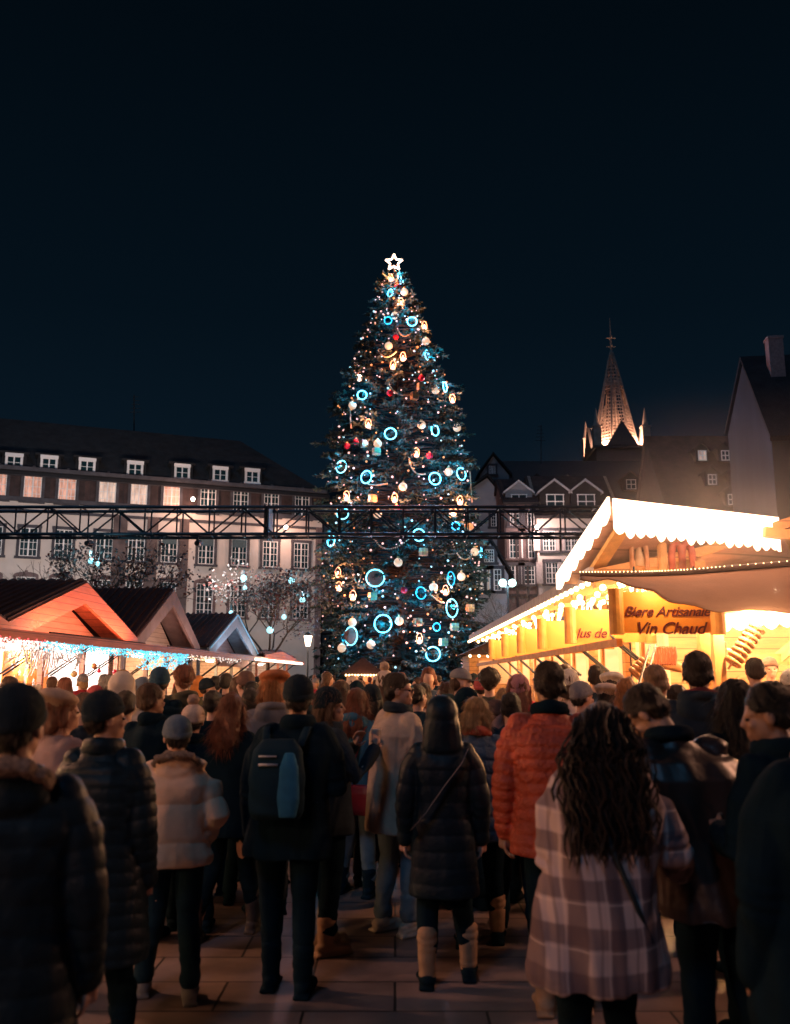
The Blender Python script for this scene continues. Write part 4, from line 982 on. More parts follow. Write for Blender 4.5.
# big pretzel decorations standing on the awning ledge
def arch_decor(px, py0, py1, wpx, m, name, label, cat, twin=False):
    Yd = 10.9; k = Yd / 900; b0 = at(px, py1, Yd); h_ = at(px, py0, Yd).z - b0.z; o = thing(name, b0, label, cat); mb = MB()
    cs = (-.5, .5) if twin else (0,)
    for c_ in cs:
        r_ = wpx * k / (4 if twin else 2); cx_ = b0.x + c_ * wpx * k * .5
        pts = [(cx_ - r_, Yd, b0.z)] + [(cx_ - r_ * math.cos(math.pi * i / 10), Yd, b0.z + h_ * .45 + h_ * .5 * math.sin(math.pi * i / 10)) for i in range(11)] + [(cx_ + r_, Yd, b0.z)]
        mb.tube(pts, .045 if twin else .03, 8)
    mb.build('arch', m, o, True); return o
arch_decor(640, 531, 572, 15, mat('tan_wicker', (.45, .22, .12), .7), 'wooden_arch', 'tall narrow wooden arch ornament on the ledge below the valance', 'ornament')
arch_decor(683, 541, 572, 21, mat('red_dough', (.40, .09, .05), .5), 'giant_pretzel', 'reddish brown twin looped pretzel ornament on the ledge', 'ornament', True)
p = at(663, 570, 10.9); o = thing('wooden_peg', p, 'plain upright wooden post between arch and pretzel ornament', 'post'); MB().tube([p, p + Vector((0, 0, .36)), p + Vector((0, 0, .38))], [.06, .06, .03], 12).build('shaft', W_beam, o)
p = at(640, 566, 10.9); o = thing('candle_figure', p, 'small pale candle shaped ornament inside the wooden arch', 'ornament'); MB().tube([p + Vector((0, .02, 0)), p + Vector((0, .02, .12)), p + Vector((0, .02, .2)), p + Vector((0, .02, .3))], [.06, .055, .035, .008], 12).build('candle', M_pearl, o, True)
# tan awning
vsA, fsA = [], []; nu, nv = 40, 14
tp = [(580, 577), (606, 577), (640, 576.6), (661, 576), (688, 574.6), (723, 571.6), (790, 566), (880, 560)]; bt = [(580, 579), (606, 580), (640, 586), (661, 596), (688, 606), (723, 610), (790, 612), (880, 608)]
def interp(tb, t_):
    f_ = t_ * (len(tb) - 1); i = min(len(tb) - 2, int(f_)); f_ -= i; return tb[i][0] + (tb[i + 1][0] - tb[i][0]) * f_, tb[i][1] + (tb[i + 1][1] - tb[i][1]) * f_
for j in range(nv + 1):
    v_ = j / nv
    for i in range(nu + 1):
        u_ = i / nu; a = at(*interp(tp, u_), 10.2 - .2 * u_); b2 = at(*interp(bt, u_), 9.2 - .5 * u_); p = a.lerp(b2, v_); p += Vector((0, -.10 * math.sin(math.pi * v_), .02 * math.sin(u_ * 30 + v_ * 3) * v_)); vsA.append(tuple(p))
for j in range(nv):
    for i in range(nu): a = j * (nu + 1) + i; fsA.append((a, a + 1, a + nu + 2, a + nu + 1))
o = thing('tan_awning', at(700, 590, 9.6), 'large tan canvas awning bulging in front of the raised gable', 'awning')
aw = mk('canvas', vsA, fsA, M_canvas, o, True); md = aw.modifiers.new('t', 'SOLIDIFY'); md.thickness = .012
mb = MB(); mb.tube([at(*interp(tp, i / 10), 10.2 - .02 * i) + Vector((0, 0, .03)) for i in range(11)], .035, 8); mb.build('edge_pole', mat('brown_pole', (.12, .07, .05), .6), o)
mb = MB()
for i in range(60): mb.ball(at(*interp(tp, i / 60), 10.1 - .2 * i / 60) + Vector((0, -.02, .055)), .0065, 6, 4)
mb.build('edge_lights', M_bulb, o)
p = at(752, 592, 8.75); hl = lamp('awning_lamp', p + Vector((.10, -.32, -.02)), 20, (1, .74, .46), o, .0)
for k_, (x, y, z, e) in enumerate(((4.1, 10.65, 2.50, 330), (5.4, 10.5, 2.50, 400))):  # hanging lamps added under the awning to light the people nearby
    MB().tube([(x, y, z + .12), (x, y, z + .02)], [.03, .10], 12).tube([(x, y, z + .12), (x, y + .6, z + .3)], .01, 5).build('fill_shade', M_steel, o); lamp('crowd_fill_light', (x, y, z), e, (1, .47, .19), o, .0)
# second lit fringe, under the awning at the right
valP, valQ = at(700, 616, 11.3), at(840, 606, 11.3); o = thing('light_fringe', valP, 'bright white scalloped light fringe under the tan awning', 'string lights')
valance(valP, valQ, .22, 9, M_val, 'fringe', .3)
mb = MB()
for k in range(5): z = 2.72 - k * .055; mb.beam((4.2, 10.95 - k * .02, z), (9, 10.95 - k * .02, z + .2), .03, .03)
tag(mb.build('curtain_rail', W_beam), 'thin slatted wooden rail between the awning and the light fringe', 'rail')
# bread, sausages and pretzels hanging at the serving end
M_saus = mat('sausage_skin', (.34, .10, .045), .35, var=.3, scale=12); M_bread = mat('pretzel_dough', (.50, .24, .09), .45, var=.3, scale=8)
def sausage_row(px0, px1, py, Yd, n, label):
    a, b2 = at(px0, py, Yd), at(px1, py, Yd); o = thing('sausage_string', (a + b2) / 2, label, 'sausages', 'food hanging at the serving end'); MB().tube([a, b2], .012, 6).build('rod', M_steel, o)
    mb = MB()
    for i in range(n):
        p = a.lerp(b2, (i + .5) / n); mb.limb([p, p + Vector((.01, .02, -.10)), p + Vector((-.005, 0, -.2))], [.022, .026, .02], 8)
    mb.build('sausages', M_saus, o, True)
sausage_row(654, 676, 648, 11.6, 9, 'row of hanging dried sausages left behind the short haired man')
sausage_row(700, 726, 643, 11.8, 10, 'row of hanging dried sausages below the light fringe')
def pretzel_stack(px0, py0, px1, py1, Yd, n, label):
    a, b2 = at(px0, py0, Yd), at(px1, py1, Yd); o = thing('pretzel_pole', a, label, 'pretzels', 'food hanging at the serving end'); MB().tube([a - (b2 - a) * .2, b2 + (b2 - a) * .1], .014, 6).build('pole', W_beam, o)
    d = (b2 - a).normalized(); Mq = Vector((0, 1, 0)).rotation_difference(d).to_matrix()
    for i in range(n): MB().ring(a.lerp(b2, i / (n - 1)), .085, .085, .026, Mq, 16, 7).build('pretzel', M_bread, o, True)
pretzel_stack(733, 662, 757, 628, 10.9, 8, 'diagonal pole stacked with golden pretzels')
pretzel_stack(646, 664, 636, 674, 10.9, 4, 'short pole of flat golden biscuits above the blond man')
for px, py, lb in ((735, 655, 'big curved loaf leaning on the serving rail'), (668, 664, 'long loaf lying on the serving rail behind the short haired man')):
    p = at(px, py, 11.9); m_ = MB(); m_.limb([p + Vector((-.25, 0, .05)), p + Vector((0, 0, 0)), p + Vector((.25, 0, -.08))], [(.04, .05), (.075, .08), (.04, .05)], 10); tag(m_.build('bread_loaf', M_bread, None, True), lb, 'bread', 'food hanging at the serving end')
# further stalls down the right side
def far_stall(x, Y, wd, z, label, glow, e):
    o = thing('market_stall', (x, Y, 0), label, 'market stall', 'small huts by the tree'); MB().box((x + wd / 2, Y + 1.5, z / 2), (wd, 3, z)).build('body', W_orange, o)
    MB().slab([(x - .3, Y - .4, z), (x + wd + .3, Y - .4, z), (x + wd / 2, Y - .4, z + .9)], (0, 3.6, 0)).build('roof', M_rib, o)
    MB().box((x + wd / 2, Y - .02, 1.9), (wd * .8, .05, .8)).build('hatch', emit('far_hatch', (1, .5, .22), .4), o)
    mb = MB()
    for i in range(12): mb.ball((x + wd * i / 11, Y - .45, z - .05), .05, 6, 4)
    mb.build('bulb_row', M_bulb, o); lamp('stall_light', (x + wd / 2, Y - .9, z - .3), e, glow, o, .2)
far_stall(2.6, 32, 3.4, 2.5, 'small lit hut past the end of the drinks stall', WRM, 100)
far_stall(3.2, 38, 3.4, 2.5, 'farther small lit hut on the right before the tree', WRM, 80)
far_stall(-2.6, 49, 1.8, 1.9, 'small hut with orange lights at the foot of the tree', (1, .30, .1), 30)
# white strutted frame past the drinks stall
# fixtures
def wall_lamp(px, py, Y, label, e, col, off=1.2):
    p = at(px, py, Y); o = thing('flood_lamp', p, label, 'flood lamp'); MB().ball(p, .16, 10, 8).build('bulb', emit('flood_bulb', (1, .8, .7), 12), o, True); MB().tube([p + Vector((0, .1, .05)), p + Vector((0, off, .35))], .05, 6).build('bracket', M_steel, o)
    lamp('light', p + Vector((0, -.1, -.25)), e, col, o, .2)
wall_lamp(193, 499, 69.2, 'glaring warm flood lamp high on the civic building wall', 620, (1, .52, .36))
wall_lamp(286, 527, 72.0, 'warm flood lamp at the right end of the civic building behind the truss', 520, (1, .56, .42))
wall_lamp(537, 527, 69.5, 'bright pinkish wall lamp on the houses right of the tree', 1100, (1, .66, .58))
# spotlights put under the truss as added light for the facades behind
zt_ = at(395, 534, 40).z
for i, (x, tx, ty, tz, e, lb) in enumerate(((-19, -30, 66, 9, 7000, 'first'), (-14, -22, 68, 9, 7000, 'second'), (-9, -14, 71, 9, 7000, 'third'), (8.5, 14, 72, 9, 5200, 'fourth'))):
    o = thing('fill_spot', (x, 40.6, zt_ - .3), f'{lb} facade fill light from the left, added under the steel truss', 'fill_spot', 'added spotlights on the truss')
    MB().tube([(x, 40.45, zt_ - .35), (x, 40.9, zt_ - .30)], [.12, .17], 12).build('housing', M_steel, o); MB().box((x, 40.6, zt_ - .12), (.06, .06, .25)).build('clamp', M_steel, o)
    l = lamp('beam', (x, 41.1, zt_ - .3), e, (1, .86, .80), o, .2, 'SPOT', spread=R(85)); aim(l, (tx, ty, tz))
# cool sun lamp from behind, added to lift the darkest tones
ml = lamp('cool_fill', (0, -10, 60), .05, (.20, .55, 1.0), None); ml.data.type = 'SUN'; ml.data.energy = .28; ml.data.angle = R(10); ml.rotation_euler = (R(42), 0, R(-20)); ml.name = 'cool_fill_sun'
# unseen lamps added beside and behind the viewer to light the crowd
for x, y, lb, en in ((5.6, 6.3, 'added lamp out of view beside the drinks stall, right of the viewer', 650), (-6.3, 7.0, 'added lamp out of view beside the left huts, nearest the viewer', 800), (-4.2, -1.8, 'added lamp out of view behind the viewer', 420)):
    o = thing('street_lamp', (x, y, 0), lb, 'street lamp'); MB().tube([(x, y, 0), (x, y, 4.2)], [.09, .05], 10).build('pole', M_steel, o); MB().tube([(x, y, 4.2), (x, y, 4.6)], [.11, .2], 6).build('lantern', emit('lantern_glass', (1, .75, .55), 5.0), o); MB().tube([(x, y, 4.6), (x, y, 4.8)], [.24, .05], 6).build('cap', M_steel, o)
    lamp('bulb', (x, y, 4.05), en, (1, .46, .27), o, .15)

# thin steam, added around the roof to imitate bloom from its lights
glow_haze = MB().ball((4.0, 10.4, 3.3), (3.3, 2.4, 2.0), 24, 16).build('steam', []); m = bpy.data.materials.new('steam'); m.use_nodes = True; nt = m.node_tree; N = nt.nodes; N.remove(N['Principled BSDF']); v = N.new('ShaderNodeVolumePrincipled'); v.inputs['Color'].default_value = (.95, .93, .9, 1); v.inputs['Anisotropy'].default_value = .3
tc = N.new('ShaderNodeTexCoord'); mp = N.new('ShaderNodeMapping'); mp.inputs['Location'].default_value = (-4.0 / 3.3, -10.4 / 2.4, -3.3 / 2.0); mp.inputs['Scale'].default_value = (1 / 3.3, 1 / 2.4, 1 / 2.0); nt.links.new(tc.outputs['Object'], mp.inputs[0])
ln = N.new('ShaderNodeVectorMath'); ln.operation = 'LENGTH'; nt.links.new(mp.outputs[0], ln.inputs[0]); mr = N.new('ShaderNodeMapRange'); mr.interpolation_type = 'SMOOTHSTEP'; mr.inputs[1].default_value = .15; mr.inputs[2].default_value = 1.0; mr.inputs[3].default_value = .05; mr.inputs[4].default_value = 0; nt.links.new(ln.outputs['Value'], mr.inputs[0])
nt.links.new(mr.outputs[0], v.inputs['Density']); nt.links.new(v.outputs[0], N['Material Output'].inputs['Volume']); glow_haze.data.materials.clear(); glow_haze.data.materials.append(m); tag(glow_haze, 'thin haze added for a glow around the drinks stall roof', 'steam', kind='stuff')
scene.cycles.volume_bounces = 0; scene.cycles.volume_step_rate = 2.0
# ================================================================ people
def remesh(mb, vox, smooth=3, factor=.6):
    me = bpy.data.meshes.new('t'); me.from_pydata(mb.v, [], mb.f)
    bm = bmesh.new(); bm.from_mesh(me); bmesh.ops.recalc_face_normals(bm, faces=bm.faces); bm.to_mesh(me); bm.free()
    ob = bpy.data.objects.new('t', me); TMP.objects.link(ob)
    a = ob.modifiers.new('r', 'REMESH'); a.mode = 'VOXEL'; a.voxel_size = vox
    if smooth: b = ob.modifiers.new('s', 'SMOOTH'); b.iterations = smooth; b.factor = factor
    TVL.update()
    dg = TVL.depsgraph
    out = bpy.data.meshes.new_from_object(ob.evaluated_get(dg))
    bpy.data.objects.remove(ob); bpy.data.meshes.remove(me)
    return out
# a scratch scene keeps the evaluations cheap
TSC = bpy.data.scenes.new('scratch'); TMP = TSC.collection; TVL = TSC.view_layers[0]

_r = np.random.RandomState(4)
_NK = [(_r.normal(size=3), _r.uniform(0, 6.28)) for _ in range(14)]
def vnoise(P, freq):
    """smooth pseudo noise, -1..1"""
    Q = P * np.array(freq); out = np.zeros(len(P))
    W = np.stack([np.sin(Q @ k + p) for k, p in _NK[:3]], 1)
    Q = Q + W * .9
    for k, p in _NK[3:9]: out += np.sin(Q @ (k * 1.3) + p)
    return out / 4.0
def finish(me, name, m, parent, disp=None):
    n = len(me.vertices); co = np.empty(n * 3, 'f'); no = np.empty(n * 3, 'f'); me.vertices.foreach_get('co', co); me.vertices.foreach_get('normal', no)
    co = co.reshape(-1, 3).astype('d'); no = no.reshape(-1, 3).astype('d')
    if disp is not None: co = co + no * disp(co, no)[:, None]
    me.vertices.foreach_set('co', co.astype('f').ravel()); me.materials.clear(); me.materials.append(m); me.name = name
    me.polygons.foreach_set('use_smooth', [True] * len(me.polygons)); me.update()
    o = bpy.data.objects.new(name, me); COL.objects.link(o); o.parent = parent
    return o

SKIN = [mat('skin_light', (.52, .30, .22), .5, var=.1, scale=20), mat('skin_tan', (.38, .21, .14), .5, var=.1, scale=20), mat('skin_dark', (.14, .07, .045), .5, var=.1, scale=20)]
def cloth(key, c, rough=.85, **k): return mat('cloth_' + key, c, rough, var=k.get('var', .18), scale=k.get('scale', 9), bump=k.get('bump', .35), bscale=k.get('bscale', 180), spec=k.get('spec', .25), sheen=k.get('sheen', .0))
CL = dict(black=cloth('black', (.0045, .015, .024), .95, spec=.08), navy=cloth('navy', (.008, .028, .045), spec=.12), charcoal=cloth('charcoal', (.024, .036, .046), spec=.15), beige=cloth('beige', (.78, .53, .38), bump=.25, bscale=22, var=.08), camel=cloth('camel', (.52, .39, .29)),
          rust=cloth('rust', (.46, .075, .035), .55, spec=.4, bump=.7, bscale=42), blue=cloth('blue', (.04, .14, .22)), teal=cloth('teal', (.025, .14, .25)), jeans=cloth('jeans', (.17, .23, .27)), grey=cloth('grey', (.17, .16, .165)), sand=cloth('sand', (.40, .25, .15)),
          cream=cloth('cream', (.62, .52, .42)), brown=cloth('brown', (.075, .05, .04), .6, spec=.4), green=cloth('green', (.035, .06, .045)), red=cloth('red', (.35, .03, .04)), darkred=cloth('darkred', (.16, .03, .03)), shiny=cloth('shiny_black', (.005, .016, .025), .5, spec=.22, bump=.22, bscale=30),
          shinybrown=cloth('shiny_brown', (.040, .024, .020), .42, spec=.5, bump=.2, bscale=20), pinkgrey=cloth('pinkgrey', (.30, .20, .19)), white=cloth('white', (.68, .62, .55)), olive=cloth('olive', (.07, .065, .04)), orange=cloth('orange', (.55, .20, .05)), slate=cloth('slate', (.07, .10, .13), .6, bump=.6, bscale=40))
def hairmat(key, c): return mat('hair_' + key, c, .5, var=.5, scale=18, bump=.9, bscale=90, stretch=(3, 3, .3), spec=.4)
HR = dict(black=hairmat('black', (.012, .010, .010)), dark=hairmat('dark', (.03, .018, .013)), brown=hairmat('brown', (.085, .04, .022)), auburn=hairmat('auburn', (.17, .05, .025)), blond=hairmat('blond', (.42, .25, .11)), ginger=hairmat('ginger', (.40, .15, .045)), grey=hairmat('grey', (.25, .23, .22)), sandy=hairmat('sandy', (.26, .14, .07)))
def plaid():
    m = bpy.data.materials.new('plaid_flannel'); m.use_nodes = True; nt = m.node_tree; N = nt.nodes; L = nt.links; b = N['Principled BSDF']; b.inputs['Roughness'].default_value = .9
    tc = N.new('ShaderNodeTexCoord'); nz = N.new('ShaderNodeTexNoise'); nz.inputs['Scale'].default_value = 3; va = N.new('ShaderNodeVectorMath'); va.operation = 'MULTIPLY_ADD'; va.inputs[1].default_value = (.05, .05, .05)
    L.new(tc.outputs['Object'], nz.inputs[0]); L.new(nz.outputs['Color'], va.inputs[0]); L.new(tc.outputs['Object'], va.inputs[2])
    sp = N.new('ShaderNodeSeparateXYZ'); L.new(va.outputs[0], sp.inputs[0])
    def band(out, per, width, off=0.0, soft=.12):
        a = N.new('ShaderNodeMath'); a.operation = 'ADD'; a.inputs[1].default_value = off + 10; L.new(out, a.inputs[0])
        p = N.new('ShaderNodeMath'); p.operation = 'PINGPONG'; p.inputs[1].default_value = per / 2; L.new(a.outputs[0], p.inputs[0])
        r = N.new('ShaderNodeMapRange'); r.inputs[1].default_value = width / 2 * (1 - soft); r.inputs[2].default_value = width / 2 * (1 + soft); r.inputs[3].default_value = 1; r.inputs[4].default_value = 0; L.new(p.outputs[0], r.inputs[0]); return r.outputs[0]
    col = None
    def mixin(prev, fac, c, amt, mode='MIX'):
        k = N.new('ShaderNodeMath'); k.operation = 'MULTIPLY'; k.inputs[1].default_value = amt; L.new(fac, k.inputs[0])
        x = N.new('ShaderNodeMix'); x.data_type = 'RGBA'; x.blend_type = mode; x.inputs[7].default_value = (*c, 1); L.new(k.outputs[0], x.inputs[0])
        if prev is None: x.inputs[6].default_value = (.56, .42, .40, 1)
        else: L.new(prev, x.inputs[6])
        return x.outputs[2]
    X, Z = sp.outputs[0], sp.outputs[2]
    col = mixin(None, band(X, .15, .062), (.11, .065, .075), .78); col = mixin(col, band(Z, .17, .075), (.11, .065, .075), .7)
    col = mixin(col, band(X, .15, .008, .04), (.7, .55, .5), .45); col = mixin(col, band(Z, .17, .008, .05), (.7, .55, .5), .45)
    col = mixin(col, band(X, .15, .012, .07), (.08, .05, .06), .4)
    L.new(col, b.inputs['Base Color'])
    n2 = N.new('ShaderNodeTexNoise'); n2.inputs['Scale'].default_value = 220; L.new(tc.outputs['Object'], n2.inputs[0]); bp = N.new('ShaderNodeBump'); bp.inputs['Strength'].default_value = .35; bp.inputs['Distance'].default_value = .01; L.new(n2.outputs[0], bp.inputs['Height']); L.new(bp.outputs[0], b.inputs['Normal'])
    return m
CL['plaid'] = plaid()
M_knit = {}
def knit(key, c):
    if key not in M_knit:
        m = mat('knit_' + key, c, .95, var=.2, scale=20, bump=0); nt = m.node_tree; N = nt.nodes; L = nt.links
        wv = N.new('ShaderNodeTexWave'); wv.wave_type = 'RINGS'; wv.rings_direction = 'Z'; wv.inputs['Scale'].default_value = 18; wv.inputs['Distortion'].default_value = 1.2
        tc = [n for n in N if n.type == 'TEX_COORD'][0]; L.new(tc.outputs['Object'], wv.inputs[0]); bp = N.new('ShaderNodeBump'); bp.inputs['Strength'].default_value = .5; bp.inputs['Distance'].default_value = .01
        n2 = N.new('ShaderNodeTexNoise'); n2.inputs['Scale'].default_value = 120; L.new(tc.outputs['Object'], n2.inputs[0]); L.new(n2.outputs[0], bp.inputs['Height']); L.new(bp.outputs[0], N['Principled BSDF'].inputs['Normal']); M_knit[key] = m
    return M_knit[key]
KN = dict(black=knit('black', (.006, .016, .024)), grey=knit('grey', (.22, .21, .21)), bluegrey=knit('bluegrey', (.13, .17, .21)), cream=knit('cream', (.60, .46, .36)), white=knit('white', (.70, .60, .48)), red=knit('red', (.38, .07, .07)), blue=knit('blue', (.015, .05, .085)), brown=knit('brown', (.14, .08, .06)), orange=knit('orange', (.50, .17, .07)), beige=knit('beige', (.42, .29, .21)), pink=knit('pink', (.45, .2, .2)))
M_eye = mat('eye', (.05, .035, .03), .15); M_frame = mat('glasses_frame', (.03, .02, .02), .3); M_fur = mat('fur_trim', (.30, .21, .16), .95, var=.5, scale=60, bump=1.0, bscale=120)

def arm_pts(side, sh, style):
    s = side; S = Vector(sh)
    if style == 'down': e = S + Vector((s * .065, -.02, -.29)); w = e + Vector((s * .005, .07, -.25)); h = Vector((0, .03, -1))
    elif style == 'pocket': e = S + Vector((s * .10, -.09, -.27)); w = e + Vector((-s * .07, .16, -.17)); h = Vector((-s * .3, .6, -.7))
    elif style == 'front': e = S + Vector((s * .05, .01, -.29)); w = e + Vector((-s * .12, .21, .05)); h = Vector((-s * .6, .7, .3))
    elif style == 'raised': e = S + Vector((s * .06, .12, -.25)); w = e + Vector((-s * .06, .16, .18)); h = Vector((-s * .2, .3, .95))
    elif style == 'high': e = S + Vector((s * .12, .16, -.06)); w = e + Vector((-s * .04, .12, .22)); h = Vector((0, .2, 1))
    elif style == 'bentside': e = S + Vector((s * .12, -.04, -.27)); w = e + Vector((s * .10, .20, -.10)); h = Vector((s * .2, .9, -.2))
    elif style == 'back': e = S + Vector((s * .07, -.10, -.27)); w = e + Vector((-s * .02, -.06, -.24)); h = Vector((0, -.1, -1))
    return S, e, w, h.normalized()

def hand(mb, w, d, side, curl, near):
    """palm, four unequal curled fingers and a thumb from the side of the palm"""
    d = Vector(d).normalized(); palmn = Vector((-side, 0, 0)); palmn = (palmn - d * palmn.dot(d)).normalized(); ac = d.cross(palmn)
    if ac.y < 0: ac = -ac         # towards the thumb
    pc = w + d * .045
    mb.limb([w - d * .01, w + d * .03, w + d * .075], [(.024, .026), (.016, .036), (.014, .038)], 10, ref=palmn)
    if not near: mb.limb([w + d * .07, w + d * .12 + palmn * .02], [(.014, .034), (.011, .026)], 8, ref=palmn); mb.limb([w + d * .02 + ac * .02, w + d * .055 + ac * .045 + palmn * .015], [.014, .010], 6); return
    for i, (o, L_) in enumerate(((.030, .072), (.011, .080), (-.009, .075), (-.028, .058))):
        b = w + d * .078 + ac * o; p1 = b + (d * math.cos(curl * .6) + palmn * math.sin(curl * .6)) * L_ * .45; p2 = p1 + (d * math.cos(curl * 1.5) + palmn * math.sin(curl * 1.5)) * L_ * .32; p3 = p2 + (d * math.cos(curl * 2.2) + palmn * math.sin(curl * 2.2)) * L_ * .25
        mb.limb([b - d * .02, b, p1, p2, p3], [.0095, .0095, .009, .008, .007], 8)
    t0 = w + d * .02 + ac * .025; t1 = t0 + (d * .6 + ac * .7 + palmn * .3).normalized() * .04; t2 = t1 + (d * .9 + ac * .25 + palmn * .4).normalized() * .032
    mb.limb([t0 - ac * .012, t0, t1, t2], [.012, .0125, .0105, .008], 8)

def strands(o, style, n, rnd, crown):
    """loose hairs over a head of hair, joined to the same mesh"""
    me = o.data; nv = len(me.vertices); L0 = {'short': .022, 'crop': .010, 'afro': .035, 'bob': .055, 'long': .10, 'wavy': .09, 'pony': .07, 'curly': .08, 'bun': .03}.get(style, .03)
    vs_, fs_ = [], []
    for _ in range(n):
        v = me.vertices[rnd.randrange(nv)]; nn = v.normal; p = v.co.copy(); dn = Vector((p.x - crown.x, p.y - crown.y, -.10 if style != 'afro' else rnd.uniform(-1, 1))); t = dn - nn * dn.dot(nn)
        if t.length < 1e-4: continue
        t.normalize(); t = (t + nn * rnd.uniform(.05, .40 if style != 'afro' else 1.2) + Vector((rnd.gauss(0, .22), rnd.gauss(0, .22), rnd.gauss(0, .15)))).normalized(); sd = t.cross(nn)
        if sd.length < 1e-4: continue
        L_ = L0 * rnd.uniform(.5, 1.5); sd = sd.normalized() * rnd.uniform(.0012, .0026); p = p - nn * .003; q = p + t * L_ * .55; r_ = p + t * L_ + Vector((rnd.gauss(0, .1), rnd.gauss(0, .1), -.35)) * L_ * .45
        b = len(vs_); vs_ += [p - sd, p + sd, q + sd * .7, q - sd * .7, r_]; fs_ += [(b, b + 1, b + 2, b + 3), (b + 3, b + 2, b + 4)]
    bm = bmesh.new(); bm.from_mesh(me); B_ = [bm.verts.new(v) for v in vs_]
    for f in fs_:
        fc = bm.faces.new([B_[i] for i in f]); fc.smooth = True
    bm.to_mesh(me); bm.free()

def person(label, px, Y, top, face=0, sex='m', coat='jacket', cc='black', bulk=1.0, hem=None, quilt=0, legs='black', shoes='black', boot=0, hat=None, hc='black', hair='short', hrc='dark', arms=('down', 'down'), stride=0.0, lean=0.0, head=(0, 0), skin=0, lod=1,
           hood=None, fur=False, scarf=None, qa_=1.0, glasses=False, collar=0, row=700, foldamp=1.0, side=0.0, sleeve_q=None, group=None, H=None, wide=1.0):
    vox = {0: .0085, 1: .013, 2: .022}[lod]
    hatadd = {None: .012, 'beanie': .035, 'bobble': .10, 'beret': .03, 'cap': .02, 'hood': .035}.get(hat, .02) + (.035 if hood == 'up' and not hat else 0)
    p_ = at(px, top, Y); sc = ((H or p_.z) - hatadd * 1.0) / (1.755 - .0 - abs(lean) * .25)
    root = thing('person', (0, 0, 0), label, 'person', group)
    fem = sex == 'f'; sw_ = .168 if fem else .19
    if sex == 'c': sw_ = .17
    LN = lambda z: lean * max(0, z - .9)
    def T(v): v = Vector(v); return Vector((v.x + side * max(0, v.z - .9), v.y + LN(v.z), v.z - (abs(lean) * .25) * max(0, (v.z - .9)) / .85))
    hipw = .095
    rz_ = random.Random(label + 'pose'); stride = stride or rz_.choice((-1, 1)) * rz_.uniform(.02, .085); side = side or rz_.uniform(-.025, .025)
    fl, fr = stride, -stride
    ank = {-1: Vector((-.11 - rz_.uniform(-.02, .04), fl, .09)), 1: Vector((.11 + rz_.uniform(-.02, .04), fr, .09))}
    knee = {s: Vector((s * .10, ank[s].y * .5 + .025 + (.05 if ank[s].y < -.08 else 0), .49)) for s in (-1, 1)}
    hip = {s: Vector((s * hipw, 0, .90)) for s in (-1, 1)}
    A = {}
    for s, st in zip((-1, 1), arms): A[s] = arm_pts(s, T((s * sw_, 0, 1.405)), st)
    # ---- body
    b = MB()
    for s in (-1, 1):
        b.limb([hip[s], knee[s], ank[s] + Vector((0, 0, .02))], [(.078, .082), (.052, .055), (.037, .042)], 12)
        b.limb([ank[s] + Vector((0, -.03, -.035)), ank[s] + Vector((0, .06, -.045)), ank[s] + Vector((s * .025, .135, -.055))], [(.034, .034), (.038, .03), (.03, .02)], 10)
        S, e, w, hd = A[s]; b.limb([S - Vector((s * .03, 0, .0)), e, w], [.044, .036, .025], 10)
        hand(b, w, hd, s, .55, lod == 0)
    b.loft([(0, 0, .84, .13, .09), (0, 0, .95, .15, .10), (0, 0, 1.1, .125, .09), (*T((0, 0, 1.28))[:3], .15, .10), (*T((0, -.01, 1.40)), .15, .075), (*T((0, -.01, 1.455)), .07, .055)], 18)
    nk = T((0, -.01, 1.44)); hc0 = T((0, .005, 1.53)); yaw, pit = R(head[0]), R(head[1])
    HM = Matrix.Rotation(-yaw, 3, 'Z') @ Matrix.Rotation(-pit, 3, 'X')
    def Hd(v): return hc0 + HM @ (Vector(v) - Vector((0, 0, 1.53)))
    b.limb([nk, Hd((0, .0, 1.56))], [(.058, .058), (.052, .055)], 12)
    def hb(c, r): b.ball(Hd(c), r, 16, 12, HM)
    hb((0, -.012, 1.668), (.074, .093, .088)); hb((0, .025, 1.60), (.060, .068, .078)); hb((0, .040, 1.552), (.036, .038, .030)); hb((0, .064, 1.655), (.052, .026, .022))
    b.limb([Hd((0, .088, 1.648)), Hd((0, .108, 1.612)), Hd((0, .098, 1.606))], [.009, .013, .012], 8); hb((0, .090, 1.577), (.022, .012, .008)); hb((0, .088, 1.568), (.019, .012, .007)); hb((0, .082, 1.548), (.018, .014, .014))
    for s in (-1, 1): hb((s * .036, .070, 1.612), (.022, .018, .020)); hb((s * .076, -.002, 1.628), (.010, .020, .031))
    me = remesh(b, vox if lod else .0075, 1 if lod else 2, .5); finish(me, 'body', SKIN[skin], root)
    if lod < 2:
        e_ = MB()
        for s in (-1, 1): e_.ball(Hd((s * .030, .083, 1.636)), (.0125, .010, .0075), 10, 8, HM)
        e_.build('eyes', M_eye, None, True).parent = root
    if glasses:
        g_ = MB()
        for s in (-1, 1):
            g_.ring(Hd((s * .034, .102, 1.636)), .026, .02, .0028, HM, 20, 6); g_.tube([Hd((s * .060, .098, 1.64)), Hd((s * .082, .0, 1.642))], .003, 6)
        g_.tube([Hd((-.01, .106, 1.638)), Hd((.01, .106, 1.638))], .0028, 5); g_.build('glasses', M_frame, None, True).parent = root
    # ---- trousers
    t = MB()
    for s in (-1, 1):
        t.limb([hip[s] + Vector((0, 0, .02)), knee[s] + Vector((0, 0, .12)), knee[s], ank[s] + Vector((0, -.005, .10 if boot < .3 else .16)), ank[s] + Vector((0, 0, .04 if boot == 0 else .03 + boot * .8))], [(.100, .105), (.082, .088), (.070, .074), (.058, .064), (.062, .07)], 14)
